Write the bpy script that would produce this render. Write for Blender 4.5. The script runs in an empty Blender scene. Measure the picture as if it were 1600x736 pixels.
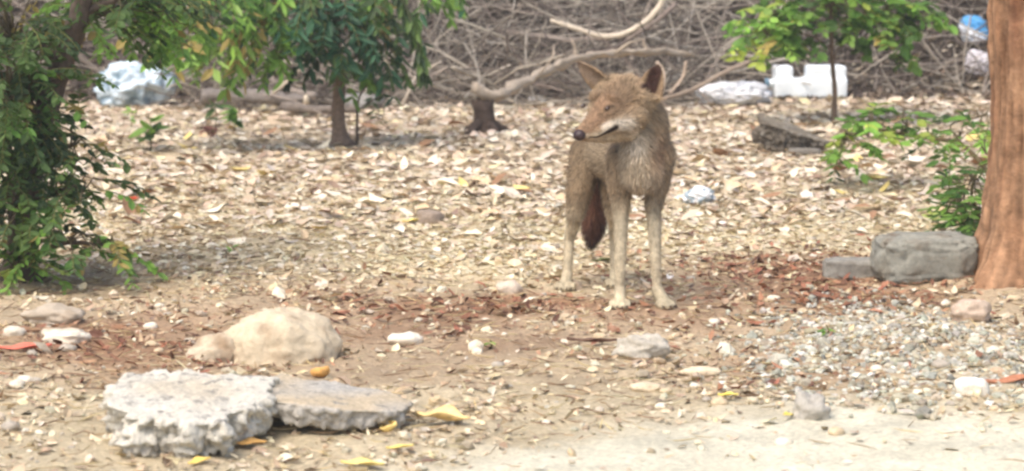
import bpy, bmesh, math, random
import numpy as np
from mathutils import Vector, Matrix, noise

R = random.Random(11)
G = np.random.default_rng(5)
scn = bpy.context.scene
col = scn.collection

# ------------------------------------------------------------------ camera, sky, sun, exposure
CAM_H, FPX, PITCH = 1.4, 4275.0, math.atan2(368 + 185, 4275.0)
cam_d = bpy.data.cameras.new("camera"); cam = bpy.data.objects.new("camera", cam_d); col.objects.link(cam)
cam.location = (0, 0, CAM_H); cam.rotation_euler = (math.radians(90) - PITCH, 0, 0)
cam_d.sensor_width = 36.0; cam_d.lens = 36.0 * FPX / 1600.0
cam_d.clip_start = 0.1; cam_d.clip_end = 3000
cam_d.dof.use_dof = True; cam_d.dof.focus_distance = 8.8; cam_d.dof.aperture_fstop = 5.0
scn.camera = cam

SUN_EL, SUN_AZ = math.radians(58), math.radians(-38)     # azimuth from behind the camera, towards the left
w = bpy.data.worlds.new("World"); scn.world = w; w.use_nodes = True
nt = w.node_tree; bg = nt.nodes["Background"]
sky = nt.nodes.new("ShaderNodeTexSky"); sky.sky_type = 'NISHITA'; sky.sun_disc = False
sky.sun_elevation = SUN_EL; sky.dust_density = 4.0; sky.air_density = 1.0; sky.ozone_density = 0.6
sun_dir = Vector((math.sin(SUN_AZ) * math.cos(SUN_EL), -math.cos(SUN_AZ) * math.cos(SUN_EL), math.sin(SUN_EL)))
sky.sun_rotation = math.atan2(sun_dir.x, sun_dir.y)
nt.links.new(sky.outputs[0], bg.inputs[0]); bg.inputs[1].default_value = 0.15
sd = bpy.data.lights.new("sun", 'SUN'); sd.energy = 0.95; sd.angle = math.radians(40); sd.color = (1.0, 0.955, 0.89)
so = bpy.data.objects.new("sun", sd); col.objects.link(so)
so.rotation_euler = (-sun_dir).to_track_quat('-Z', 'Y').to_euler()
scn.view_settings.view_transform = 'Standard'; scn.view_settings.look = 'None'
scn.view_settings.exposure = 1.05; scn.view_settings.gamma = 1.0
scn.render.engine = 'CYCLES'
scn.cycles.use_denoising = True
scn.cycles.filter_width = 2.7
scn.cycles.max_bounces = 6; scn.cycles.diffuse_bounces = 3; scn.cycles.transparent_max_bounces = 6
scn.cycles.sample_clamp_indirect = 4

# ------------------------------------------------------------------ pixels, rays and the lie of the land
CP, SP = math.cos(PITCH), math.sin(PITCH)
def ray(px, py):
    a, b = (px - 800) / FPX, (368 - py) / FPX
    return Vector((a, CP + b * SP, -SP + b * CP))
def atY(px, py, Y):
    d = ray(px, py); return Vector((0, 0, CAM_H)) + d * (Y / d.y)
def project(x, y, z):
    dz = z - CAM_H
    f = y * CP - dz * SP; u = y * SP + dz * CP
    return 800 + FPX * x / f, 368 - FPX * u / f
def sst(t):
    t = np.clip(t, 0, 1); return t * t * (3 - 2 * t)
def hgt(x, y):
    x = np.asarray(x, float); y = np.asarray(y, float)
    b = .014 * np.sin(1.7 * x + .6) * np.sin(1.3 * y + 1) + .009 * np.sin(4.1 * x + 2 + .7 * y) * np.sin(3.3 * y)
    b = b + .005 * np.sin(9 * x + 1.1 * np.sin(3 * y)) * np.sin(8 * y + 1)
    keep = 1 - np.exp(-(((x - .35) / .7) ** 2 + ((y - 9.15) / .7) ** 2) ** 2)
    h = b * keep
    h = h + .06 * np.exp(-(((x - 1.16) / .32) ** 2 + ((y - 8.15) / .38) ** 2))
    h = h + .05 * np.exp(-(((x - 1.8) / .5) ** 2 + ((y - 9.4) / .4) ** 2))
    h = h + 1.1 * sst((y - 17.9 - .2 * np.sin(1.1 * x)) / 1.6)
    return h
def hz(x, y): return float(hgt(x, y))
def ground(px, py):
    d = ray(px, py); o = Vector((0, 0, CAM_H)); t = 4.0
    while t < 60:
        p = o + d * t
        if p.z <= hz(p.x, p.y): break
        t += .04
    lo, hi = t - .04, t
    for _ in range(12):
        m = (lo + hi) / 2; p = o + d * m
        if p.z <= hz(p.x, p.y): hi = m
        else: lo = m
    return o + d * hi
def ppm(p): return FPX / p.y                      # photo pixels per metre there

# ------------------------------------------------------------------ helpers
def lin(r, g, b):                                  # sRGB 0-255 to linear
    return tuple(((c / 255) / 12.92 if c <= 10 else (((c / 255) + .055) / 1.055) ** 2.4) for c in (r, g, b))
def grey(c, k):                                     # muted version of colours
    c = np.asarray(c, float); l_ = c @ np.array([.25, .6, .15]); return l_[..., None] + (c - l_[..., None]) * k
def tag(o, label=None, cat=None, group=None, kind=None):
    if label: o["label"] = label
    if cat: o["category"] = cat
    if group: o["group"] = group
    if kind: o["kind"] = kind
    return o
def mesh_obj(name, verts, faces, mat, parent=None, cols=None, smooth=True):
    me = bpy.data.meshes.new(name)
    me.from_pydata([tuple(v) for v in verts] if not isinstance(verts, np.ndarray) else verts.tolist(), [], faces if isinstance(faces, list) else faces.tolist())
    if cols is not None:
        a = me.color_attributes.new("Col", 'FLOAT_COLOR', 'POINT')
        c = np.ones((len(me.vertices), 4), np.float32); c[:, :3] = np.asarray(cols)
        a.data.foreach_set("color", c.ravel())
    me.materials.append(mat)
    if smooth: me.polygons.foreach_set("use_smooth", [True] * len(me.polygons))
    me.update()
    o = bpy.data.objects.new(name, me); col.objects.link(o)
    if parent: o.parent = parent
    return o
def inst(name, me, mw, parent=None):
    o = bpy.data.objects.new(name, me); col.objects.link(o)
    if parent: o.parent = parent
    o.matrix_world = mw
    return o
def empty(name, loc=(0, 0, 0)):
    o = bpy.data.objects.new(name, None); col.objects.link(o); o.location = loc; o.empty_display_size = .1
    return o
def local(o, root):                                # keep world place of a mesh written in world coordinates
    o.parent = root; o.matrix_parent_inverse = Matrix.Translation(root.location).inverted(); return o

class Acc:
    def __init__(s): s.v = []; s.f = []; s.c = []; s.n = 0
    def add(s, v, f, c):
        v = np.asarray(v, float); s.v.append(v); s.f += [tuple(i + s.n for i in q) for q in f]
        cc = np.asarray(c, float); s.c.append(np.broadcast_to(cc, (len(v), 3)) if cc.ndim == 1 else cc); s.n += len(v)
    def tube(s, pts, rad, c, k=5, cap=True):
        v, f = tube(pts, rad, k, cap); s.add(v, f, c)
    def obj(s, name, mat, parent=None, smooth=True):
        return mesh_obj(name, np.concatenate(s.v), s.f, mat, parent, np.concatenate(s.c), smooth)
def tube(pts, rad, k=5, cap=True):
    P = np.array([tuple(p) for p in pts], float); n = len(P)
    T = np.gradient(P, axis=0); T /= np.linalg.norm(T, axis=1)[:, None] + 1e-9
    a = np.array([0, 0, 1.0]) if abs(T[0][2]) < .8 else np.array([1.0, 0, 0])
    V = []
    for i in range(n):
        u = np.cross(T[i], a); u /= np.linalg.norm(u) + 1e-9; v = np.cross(T[i], u); a = -np.cross(T[i], u) if False else a
        for j in range(k):
            t = 2 * math.pi * j / k
            V.append(P[i] + rad[i] * (math.cos(t) * u + math.sin(t) * v))
    F = [(i * k + j, i * k + (j + 1) % k, (i + 1) * k + (j + 1) % k, (i + 1) * k + j) for i in range(n - 1) for j in range(k)]
    if cap: F += [tuple(range(k))[::-1], tuple((n - 1) * k + j for j in range(k))]
    return np.array(V), F
def smooth_line(ctrl, per=5):
    """Catmull-Rom through control points"""
    c = [Vector(p) for p in ctrl]; c = [c[0] * 2 - c[1]] + c + [c[-1] * 2 - c[-2]]; out = []
    for i in range(1, len(c) - 2):
        for j in range(per):
            t = j / per; a, b, d, e = c[i - 1], c[i], c[i + 1], c[i + 2]
            out.append(.5 * ((2 * b) + (d - a) * t + (2 * a - 5 * b + 4 * d - e) * t * t + (3 * b - a - 3 * d + e) * t ** 3))
    out.append(c[-2]); return out

# ------------------------------------------------------------------ materials
def mat(name, base=None, rough=.85, attr=True, nscale=40, namp=.25, bump=.0, bscale=60, trans=0.0, second=None, sscale=6, sthr=(.45, .6), spec=.25):
    m = bpy.data.materials.new(name); m.use_nodes = True; t = m.node_tree; N = t.nodes; L = t.links
    p = N["Principled BSDF"]; p.inputs["Roughness"].default_value = rough; p.inputs["Specular IOR Level"].default_value = spec
    geo = N.new("ShaderNodeNewGeometry")
    if base is None:
        a = N.new("ShaderNodeVertexColor"); a.layer_name = "Col"; c = a.outputs[0]
    else:
        a = N.new("ShaderNodeRGB"); a.outputs[0].default_value = (*base, 1); c = a.outputs[0]
    if second:
        n2 = N.new("ShaderNodeTexNoise"); n2.inputs["Scale"].default_value = sscale; n2.inputs["Detail"].default_value = 6
        L.new(geo.outputs["Position"], n2.inputs["Vector"])
        mr = N.new("ShaderNodeMapRange"); mr.inputs[1].default_value = sthr[0]; mr.inputs[2].default_value = sthr[1]
        L.new(n2.outputs[0], mr.inputs[0])
        mx = N.new("ShaderNodeMix"); mx.data_type = 'RGBA'; L.new(mr.outputs[0], mx.inputs[0]); L.new(c, mx.inputs[6]); mx.inputs[7].default_value = (*second, 1)
        c = mx.outputs[2]
    n = N.new("ShaderNodeTexNoise"); n.inputs["Scale"].default_value = nscale; n.inputs["Detail"].default_value = 5; n.inputs["Roughness"].default_value = .65
    L.new(geo.outputs["Position"], n.inputs["Vector"])
    mr = N.new("ShaderNodeMapRange"); mr.inputs[1].default_value = .25; mr.inputs[2].default_value = .75
    mr.inputs[3].default_value = 1 - namp; mr.inputs[4].default_value = 1 + namp; L.new(n.outputs[0], mr.inputs[0])
    mu = N.new("ShaderNodeVectorMath"); mu.operation = 'SCALE'; L.new(c, mu.inputs[0]); L.new(mr.outputs[0], mu.inputs["Scale"])
    L.new(mu.outputs[0], p.inputs["Base Color"])
    if bump:
        nb = N.new("ShaderNodeTexNoise"); nb.inputs["Scale"].default_value = bscale; nb.inputs["Detail"].default_value = 7; nb.inputs["Roughness"].default_value = .7
        L.new(geo.outputs["Position"], nb.inputs["Vector"])
        bp = N.new("ShaderNodeBump"); bp.inputs["Strength"].default_value = 1; bp.inputs["Distance"].default_value = bump
        L.new(nb.outputs[0], bp.inputs["Height"]); L.new(bp.outputs[0], p.inputs["Normal"])
    if trans:
        tr = N.new("ShaderNodeBsdfTranslucent"); L.new(mu.outputs[0], tr.inputs[0])
        ms = N.new("ShaderNodeMixShader"); ms.inputs[0].default_value = trans
        L.new(p.outputs[0], ms.inputs[1]); L.new(tr.outputs[0], ms.inputs[2]); L.new(ms.outputs[0], N["Material Output"].inputs[0])
    return m
M_ground = mat("soil", rough=.95, nscale=55, namp=.32, bump=.012, bscale=45, spec=.1)
M_litter = mat("dry_leaf", rough=.8, nscale=70, namp=.22, spec=.15)
M_bits = mat("plant_debris", rough=.9, nscale=90, namp=.2, spec=.1)
M_stone = mat("stone", rough=.9, nscale=60, namp=.28, bump=.004, bscale=90, spec=.15)
M_bark = mat("bark", rough=.95, nscale=45, namp=.4, bump=.006, bscale=70, spec=.1)
M_green = mat("green_leaf", rough=.55, nscale=60, namp=.15, trans=.38, spec=.3)
M_wood = mat("dead_wood", rough=.9, nscale=50, namp=.3, bump=.003, bscale=80, spec=.1)

# ------------------------------------------------------------------ ground sheet
def axis(a, b, step, far):
    core = list(np.arange(a, b + 1e-6, step)); g = step; lo, hi = [], []
    x = b
    while x < far: g *= 1.35; x += g; hi.append(x)
    g = step; x = a
    while x > -far: g *= 1.35; x -= g; lo.append(x)
    return np.array(lo[::-1] + core + hi)
def fnoise(x, y, s, seed=0.0):
    return (np.sin(s * x + 1.7 * np.sin(s * .61 * y + seed) + seed) * np.sin(s * .83 * y + 1.3 * np.sin(s * .72 * x + 2 * seed) + 1)
            + .5 * np.sin(2.3 * s * x + seed * 3 + 1.1 * np.sin(1.9 * s * y)) * np.sin(2.1 * s * y + 1.4 * np.sin(1.7 * s * x)))
SOIL, STRAW = np.array(lin(190, 171, 145)), np.array(lin(216, 200, 164))
RUST, TAN, SAND = np.array(lin(150, 116, 90)), np.array(lin(190, 174, 146)), np.array(lin(213, 205, 184))
SHADED_HUMUS = np.array(lin(62, 54, 48))  # humus darkened further to paint in the shade of the brush gaps
def gauss(u, v, cu, cv, su, sv): return np.exp(-((u - cu) / su) ** 2 - ((v - cv) / sv) ** 2)
def zones(x, y):
    """weights of the ground's own colours, laid out on the ground plane"""
    u, v = project(x, np.maximum(y, 2.0), 0 * x)
    n1, n2, n3 = fnoise(x, y, 2.1, .3), fnoise(x, y, 5.3, 1.9), fnoise(x, y, 11., 4.1)
    vv = v + 22 * n1 + 12 * n2 + 6 * n3
    straw = np.exp(-((vv - 375) / 80) ** 2) * (.85 + .15 * n2) * (1 - gauss(u, v, 1350, 430, 260, 45))
    rust = np.clip(1.0 * gauss(u, vv, 1330, 432, 290, 42) + .95 * gauss(u, vv, 180, 555, 290, 48) + 1.0 * gauss(u, vv, 800, 492, 360, 36)
                   + .35 * gauss(u, vv, 760, 560, 180, 30) + .5 * gauss(u, vv, 120, 430, 200, 40) + .7 * gauss(u, vv, 1260, 570, 220, 28) + .3 * gauss(u, vv, 350, 380, 250, 60), 0, 1)
    line = np.interp(u, [-400, 560, 950, 1250, 1600, 2400], [790, 738, 668, 618, 650, 700])
    sand = sst((v + 8 * n1 + 7 * n2 + 5 * n3 - line + 22) / 60)
    tan = sst((vv - 500) / 80)
    hum_shade = sst((y - 17.6) / .8)
    return u, v, straw, rust, sand, tan, hum_shade, (n1, n2, n3)
X = axis(-4.2, 4.2, .035, 900); Y = axis(5.2, 21.5, .04, 900)
XX, YY = np.meshgrid(X, Y); ZZ = hgt(XX, YY)
near = ((np.abs(XX) < 4.5) & (YY > 5) & (YY < 19))
ZZ += near * (.006 * fnoise(XX, YY, 17., .5) + .004 * fnoise(XX, YY, 39., 2.2))
u, v, straw, rust, sand, tan, hum_shade, nn = zones(XX, YY)
C = SOIL[None, None] * np.ones(XX.shape + (1,))
for wgt, cc in ((straw, STRAW), (tan, TAN), (rust, RUST), (sand, SAND), (hum_shade, SHADED_HUMUS)):
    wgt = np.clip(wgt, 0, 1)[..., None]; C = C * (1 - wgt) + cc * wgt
C *= np.array([.985, .99, .945]); C *= (1 + .10 * nn[1] + .07 * nn[2])[..., None]
# tyre-smoothed streaks in the sand
C *= (1 - .12 * sand * np.clip(np.sin(16 * (YY - .25 * XX) + 1.5 * nn[0]), 0, 1))[..., None]
nx, ny = len(X), len(Y)
idx = np.arange(nx * ny).reshape(ny, nx)
F = np.stack([idx[:-1, :-1], idx[:-1, 1:], idx[1:, 1:], idx[1:, :-1]], -1).reshape(-1, 4)
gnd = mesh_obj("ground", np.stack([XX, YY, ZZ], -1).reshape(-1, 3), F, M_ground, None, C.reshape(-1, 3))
tag(gnd, "brown earth with rusty, straw-coloured and pale sandy patches", "ground", kind="structure")

def beside(px, py, marks):
    return min(marks, key=lambda m_: math.hypot((px - m_[0]) * .6, (py - m_[1]) * 1.3))[2]
LEAF_MARKS = [(757, 215, "in front of the dark stump"), (532, 235, "at the foot of the slender grey trunk"), (340, 225, "near the withered red-brown seedling"), (235, 245, "near the small hanging seedling"),
              (1225, 250, "near the wedge-shaped rock"), (1150, 180, "near the crumpled white plastic sheet"), (1095, 325, "near the small crumpled wrapper"), (1270, 165, "beside the white jug"), (1370, 270, "below the low green shrub"),
              (1450, 340, "behind the big concrete block"), (672, 360, "near the dark brownish stone"), (205, 320, "near the tiny red scrap"), (110, 420, "under the leafy left tree"), (796, 460, "near the pinkish pale stone"),
              (905, 340, "behind the coyote's hind legs"), (360, 400, "near the tiny bright sprout"), (400, 480, "behind the cream boulder"), (430, 165, "before the grey log"), (1200, 420, "before the small concrete block"),
              (1400, 150, "between the jug and the brown trunk"), (650, 250, "between the slender trunk and the stump"), (480, 320, "on the open litter before the slender trunk")]
STONE_MARKS = [(430, 575, "near the cream boulder"), (90, 530, "near the whitish rock"), (100, 640, "beside the crumbly slab"), (500, 720, "before the grey slab"), (690, 670, "near the big curled golden leaf"), (634, 545, "near the flat white stone"),
               (1003, 570, "near the rough grey lump"), (796, 470, "near the pinkish pale stone"), (1266, 650, "near the grey pointed stone"), (1375, 545, "on the gravel heap"), (1521, 620, "near the white angular stone"), (1330, 440, "before the small concrete block"),
               (1520, 510, "near the pinkish rock"), (1095, 590, "near the long flat cream stone"), (970, 485, "before the coyote's paws"), (672, 360, "near the dark brownish stone"), (1200, 490, "on the rusty earth beyond the coyote"), (850, 640, "on the bare tan earth before the rough grey lump"), (150, 460, "below the leafy left tree"), (600, 440, "on the straw patch behind the cream boulder"), (300, 440, "on the straw patch behind the cream boulder")]
TWIG_MARKS = [(400, 120, "behind the grey log"), (640, 110, "behind the drooping dark branch"), (757, 130, "behind the dark stump"), (850, 60, "over the thick bent branch"), (970, 30, "around the pale barkless branch"), (1060, 120, "behind the coyote"), (1150, 90, "above the crumpled white sheet"), (1265, 80, "behind the white jug"), (1400, 70, "right of the green sapling"), (1530, 70, "under the blue bag"), (205, 80, "behind the pale plastic bag"), (720, 30, "beside the grey-green twig")]

# ------------------------------------------------------------------ scatter of flat and lumpy pieces
LEAF2 = np.array([(-.5, 0), (-.22, .22), (.15, .25), (.5, 0), (.15, -.25), (-.22, -.22), (-.22, 0), (.15, 0)])
LEAFF = [(0, 6, 1), (0, 5, 6), (1, 6, 7, 2), (6, 5, 4, 7), (2, 7, 3), (7, 4, 3)]
def in_view(n, margin=.9, y0=5.3, y1=18.6):
    """points spread evenly over the ground in view and a little beyond"""
    out = np.zeros((0, 2))
    while len(out) < n:
        yy = G.uniform(y0, y1, n * 2); hw = yy * 800 / FPX + margin; m = y1 * 800 / FPX + margin
        xx = G.uniform(-m, m, n * 2); ok = np.abs(xx) < hw
        out = np.concatenate([out, np.stack([xx, yy], 1)[ok]])
    return out[:n]
def rot(yaw, tx, ty):
    cy, sy = np.cos(yaw), np.sin(yaw); cx, sx = np.cos(tx), np.sin(tx); ct, st = np.cos(ty), np.sin(ty)
    z = np.zeros_like(yaw); o = np.ones_like(yaw)
    A = np.stack([np.stack([cy, -sy, z], -1), np.stack([sy, cy, z], -1), np.stack([z, z, o], -1)], -2)
    B = np.stack([np.stack([o, z, z], -1), np.stack([z, cx, -sx], -1), np.stack([z, sx, cx], -1)], -2)
    D = np.stack([np.stack([ct, z, st], -1), np.stack([z, o, z], -1), np.stack([-st, z, ct], -1)], -2)
    return A @ B @ D
def pick(pal, n, wts=None):
    pal = np.array([lin(*c) for c in pal]); i = G.choice(len(pal), n, p=None if wts is None else np.array(wts) / sum(wts))
    return grey(pal[i], .85) * np.array([.985, .99, .945]) * G.uniform(.85, 1.12, (n, 1)) * G.uniform(.96, 1.04, (n, 3))
def flat_scatter(name, pos, size, asp, colors, mt, tilt=.35, curl=1.0, lift=.006, build=True):
    n = len(pos); T = LEAF2
    lx = T[None, :, 0] * (1 + G.normal(0, .08, (n, 8))); ly = T[None, :, 1] * (1 + G.normal(0, .15, (n, 8))) * asp[:, None] * 2
    zc = curl * (G.normal(.1, .35, (n, 1)) * ly ** 2 * 3 + G.normal(.1, .45, (n, 1)) * lx ** 2 + G.normal(0, .3, (n, 1)) * lx * ly)
    zc[:, 6:] -= .03
    V = np.stack([lx, ly, zc], -1) * size[:, None, None]
    M = rot(G.uniform(0, 6.283, n), G.normal(0, tilt, n), G.normal(0, tilt, n))
    V = np.einsum('nij,nkj->nki', M, V)
    base = hgt(pos[:, 0], pos[:, 1])
    V[:, :, 2] += (base + lift - V[:, :, 2].min(1) * .55)[:, None]
    V[:, :, 0] += pos[:, :1]; V[:, :, 1] += pos[:, 1:2]
    if not build: return V
    off = (np.arange(n) * 8)[:, None]
    Fs = []
    for f in LEAFF: Fs += (off + np.array(f)[None]).tolist()
    return mesh_obj(name, V.reshape(-1, 3), Fs, mt, None, np.repeat(colors, 8, 0), smooth=False)
PALE = [(218, 202, 178), (208, 188, 162), (196, 172, 144), (226, 214, 196), (184, 160, 134), (160, 134, 112), (192, 178, 162), (212, 196, 150), (138, 114, 98)]
PW = [5, 6, 5.5, 2.2, 4, 2.4, 3, 1.2, 1.0]
P = in_view(82000)
u, v, straw, rust, sand, tan, hum_shade, nn = zones(P[:, 0], P[:, 1])
dens = sst((410 + 40 * nn[0] - v) / 110) * (.85 + .15 * nn[1]) + .2 * sst((480 - v) / 60) + .05 * sst((620 - v) / 100) + .01
dens *= (1 - .8 * rust * (v > 380)) * np.clip(.82 + .4 * nn[2], .3, 1)
k = G.random(len(P)) < dens
P1 = P[k][:27000]; v1 = v[k][:27000]; n = len(P1)
sz = (.026 + G.gamma(4, .0092, n)).clip(.03, .115) * np.interp(v1, [150, 330, 420, 736], [1.05, .95, .6, .45])
ct = pick(PALE, n, PW); asp = G.uniform(.28, .62, n)
# the 300 leaves that show largest are objects of their own
show = sz / P1[:, 1] * (np.abs(u[k][:27000] - 800) < 800) * (v1 < 640) * G.uniform(.75, 1.25, n)
big = np.argsort(-show)[:300]; rest = np.setdiff1d(np.arange(n), big)
lit = flat_scatter("leaf_litter", P1[rest], sz[rest], asp[rest], ct[rest], M_litter, tilt=.2, curl=.7)
tag(lit, "carpet of small dry pale leaves covering the ground", "leaf litter", kind="stuff")
LCOL = [("cream", (232, 218, 192), 4), ("tan", (206, 180, 144), 4), ("brown", (150, 116, 88), 2), ("yellowish", (222, 200, 128), 1), ("grey", (192, 178, 160), 2)]
leaf_me = []
for nm, c, wt in LCOL:
    for q in range(3):
        V = flat_scatter("", np.zeros((1, 2)), np.ones(1), np.array([R.uniform(.3, .6)]), None, None, tilt=.2, build=False)[0]
        V[:, 2] -= V[:, 2].min()
        me_o = mesh_obj("fallen_leaf_shape", V, LEAFF, M_litter, None, np.array(lin(*c)) * R.uniform(.9, 1.08) * np.ones((8, 3)), False)
        leaf_me += [(nm, me_o.data)] * wt; bpy.data.objects.remove(me_o)
for i in big:
    nm, me = R.choice(leaf_me)
    x, y = P1[i]; s = sz[i] * 1.15
    mw = Matrix.Translation((x, y, hz(x, y) + .006)) @ Matrix.Rotation(R.uniform(0, 6.28), 4, 'Z') @ Matrix.Rotation(R.gauss(0, .22), 4, 'X') @ Matrix.Rotation(R.gauss(0, .22), 4, 'Y') @ Matrix.Scale(s, 4)
    o = inst("fallen_leaf", me, mw)
    wh = beside(*project(x, y, 0.0), LEAF_MARKS); sw = "large" if s > .1 else "mid-sized"
    tag(o, f"{sw} dry {nm} leaf lying {wh}", "leaf", f"{sw} {nm} fallen leaves {wh}")
P = in_view(30000, .5, 9.6, 15); u, v, straw, rust, sand, tan, hum_shade, nn = zones(P[:, 0], P[:, 1])
k = G.random(len(P)) < np.clip(straw * .9, 0, 1) * (1 - .8 * rust); P = P[k]; n = len(P)
o = flat_scatter("leaf_fragments", P, G.uniform(.015, .05, n), G.uniform(.2, .6, n), pick([(222, 208, 174), (212, 194, 154), (228, 216, 190), (202, 182, 146)], n), M_litter, tilt=.12, curl=.5, lift=.006)
tag(o, "fine cream leaf fragments matted over the straw-coloured earth", "leaf litter", kind="stuff")
# crumbs of leaf and bark
P = in_view(60000, .5, 5.3, 13); u, v, straw, rust, sand, tan, hum_shade, nn = zones(P[:, 0], P[:, 1])
dens = (.55 + .3 * nn[1]) * (1 - .93 * sand) * (1 - .45 * rust * (v > 470)); k = G.random(len(P)) < dens; P = P[k]; rust = rust[k]; n = len(P)
c1 = pick([(206, 188, 156), (184, 162, 130), (156, 132, 108), (214, 202, 180), (170, 146, 118), (132, 110, 92), (205, 184, 138)], n, [6, 5, 2.5, 1.6, 4, .8, 1.0])
c2 = pick([(154, 112, 84), (136, 98, 74), (172, 132, 100), (110, 82, 66), (190, 160, 128)], n)
cc = np.where((G.random(n) < rust * .92)[:, None], c2, c1); straw = straw[k]
c3 = pick([(218, 202, 164), (206, 186, 146), (224, 212, 184), (190, 168, 128)], n); cc = np.where((G.random(n) < straw * .75)[:, None], c3, cc)
o = flat_scatter("plant_debris", P, G.gamma(3, .006, n) + .008, G.uniform(.15, .6, n), cc, M_bits, tilt=.3, lift=.004)
tag(o, "crumbs of broken leaf and bark strewn over the bare earth", "debris", kind="stuff")
P = in_view(30000, .5, 7.4, 11.5); u, v, straw, rust, sand, tan, hum_shade, nn = zones(P[:, 0], P[:, 1])
rw = np.clip(1.2 * gauss(u, v + 14 * nn[0], 1330, 432, 260, 36) + .55 * gauss(u, v + 14 * nn[0], 820, 494, 300, 26) + .45 * gauss(u, v, 180, 560, 220, 34) + .3 * gauss(u, v, 1230, 580, 150, 22), 0, 1)
k = G.random(len(P)) < rw * .42; P = P[k]; n = len(P)
o = flat_scatter("bark_mulch", P, G.uniform(.018, .06, n), G.uniform(.12, .5, n), pick([(150, 100, 74), (128, 84, 64), (172, 122, 90), (104, 72, 58), (164, 104, 78)], n), M_bits, tilt=.3, lift=.008)
tag(o, "rusty brown bark flakes and leaf mulch around the concrete blocks and the coyote", "mulch", kind="stuff")
# dry straw stalks
P = in_view(26000, .5, 5.6, 14); u, v, straw, rust, sand, tan, hum_shade, nn = zones(P[:, 0], P[:, 1])
k = G.random(len(P)) < np.clip(.12 + .6 * straw + .3 * rust + .25 * tan, 0, 1) * (1 - .9 * sand); P = P[k]; n = len(P)
o = flat_scatter("dry_straw", P, G.uniform(.03, .11, n), G.uniform(.015, .045, n), pick([(212, 190, 140), (180, 148, 108), (138, 104, 78), (222, 206, 168)], n), M_bits, tilt=.12, curl=.5, lift=.006)
tag(o, "thin dry stalks and needles lying on the earth", "straw", kind="stuff")

# ------------------------------------------------------------------ stones
def ico(sub):
    bm = bmesh.new(); bmesh.ops.create_icosphere(bm, subdivisions=sub, radius=1)
    V = np.array([v.co[:] for v in bm.verts]); F = [tuple(v.index for v in f.verts) for f in bm.faces]; bm.free(); return V, F
ICO = {s: ico(s) for s in (1, 2, 3, 4, 5)}
def lump(sub, dims, seed, rough=.18, boxy=1.0, freq=1.3, octv=4, fine=0):
    V, F = ICO[sub]; V = V.copy(); out = []
    off = Vector((seed * 7.1, seed * 3.3, seed * 1.7))
    if boxy != 1:
        V = np.sign(V) * np.abs(V) ** boxy; V /= np.max(np.abs(V), axis=1)[:, None] ** .35
    for p in V:
        q = Vector(p)
        d = 1 + rough * noise.fractal(q * freq + off, .9, 2.0, octv)
        if fine: d += fine * noise.fractal(q * freq * 6 + off, .8, 2.0, 3)
        out.append((q.x * d * dims[0], q.y * d * dims[1], q.z * d * dims[2]))
    return np.array(out), F
def stone(name, px, py, wpx, hpx, color, label, seed, cat="stone", depth=.8, sub=3, boxy=1.0, rough=.2, rz=0.0, mt=None, group=None, sink=.25, second=None, freq=1.3, fine=.0):
    """px, py: middle of its foot in the photo; wpx, hpx: its size in the photo"""
    g = ground(px, py); k = ppm(g); a = wpx / k / 2; hgtm = hpx / k * .95
    y0 = g.y + a * depth * .8
    V, F = lump(sub, (a, a * depth, hgtm / (2 - 2 * sink) * 1.0), seed, rough, boxy, freq, 4, fine)
    c_, s_ = math.cos(rz), math.sin(rz)
    V = np.stack([V[:, 0] * c_ - V[:, 1] * s_, V[:, 0] * s_ + V[:, 1] * c_, V[:, 2]], 1)
    zc = hz(g.x, y0) - V[:, 2].min() * (1 - 2 * sink)
    n_ = np.array([noise.noise(Vector(p) * 30 + Vector((seed, 0, 0))) for p in V])[:, None]
    cols = np.array(lin(*color))[None] * (1 + .12 * n_)
    o = mesh_obj(name, V, F, mt or M_stone, None, cols)
    o.location = (g.x, y0, zc)
    tag(o, label, cat, group); return o
# gravel heap and scattered pebbles
def pebble_stuff(name, pos, size, colors, label):
    n = len(pos); V0, F0 = ICO[1]; nv = len(V0)
    V = V0[None] * (1 + G.normal(0, .14, (n, nv, 1))) * G.uniform(.6, 1.25, (n, 1, 3)) * np.array([1, 1, .7]) * size[:, None, None] / 2
    V = np.einsum('nij,nkj->nki', rot(G.uniform(0, 6.28, n), G.normal(0, .3, n), G.normal(0, .3, n)), V)
    V[:, :, 0] += pos[:, :1]; V[:, :, 1] += pos[:, 1:2]; V[:, :, 2] += (hgt(pos[:, 0], pos[:, 1]) + size * .12)[:, None]
    Fs = np.concatenate([(np.arange(n) * nv)[:, None, None] + np.array(F0)[None]], 0).reshape(-1, 3)
    o = mesh_obj(name, V.reshape(-1, 3), Fs, M_stone, None, np.repeat(colors, nv, 0), smooth=False)
    return tag(o, label, "gravel", kind="stuff")
GP = [(188, 184, 168), (204, 200, 184), (170, 166, 152), (148, 146, 132), (182, 172, 148), (218, 214, 200), (160, 148, 126)]
P = in_view(60000, .6, 6.2, 9.3); u, v = project(P[:, 0], P[:, 1], 0 * P[:, 0]); nz = fnoise(P[:, 0], P[:, 1], 6., .2)
dg = np.clip(1.3 * gauss(u, v + 14 * nz, 1375, 545, 120, 62) + 1.0 * gauss(u, v + 10 * nz, 1590, 575, 130, 45) + .5 * gauss(u, v, 1210, 560, 90, 50), 0, 1) ** 1.3
k = G.random(len(P)) < dg * .75; P = P[k]; n = len(P)
pebble_stuff("gravel", P, G.gamma(5, .0030, n) + .004, pick(GP, n) * .9, "heap of small grey and white gravel spilled before the brown trunk")
P = in_view(9000, .6, 5.4, 10.5); u, v, straw, rust, sand, tan, hum_shade, nn = zones(P[:, 0], P[:, 1])
k = G.random(len(P)) < (.2 + .14 * nn[0]) * (1 - .8 * sand) * (1 - .7 * rust); P = P[k]; n = len(P)
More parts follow.
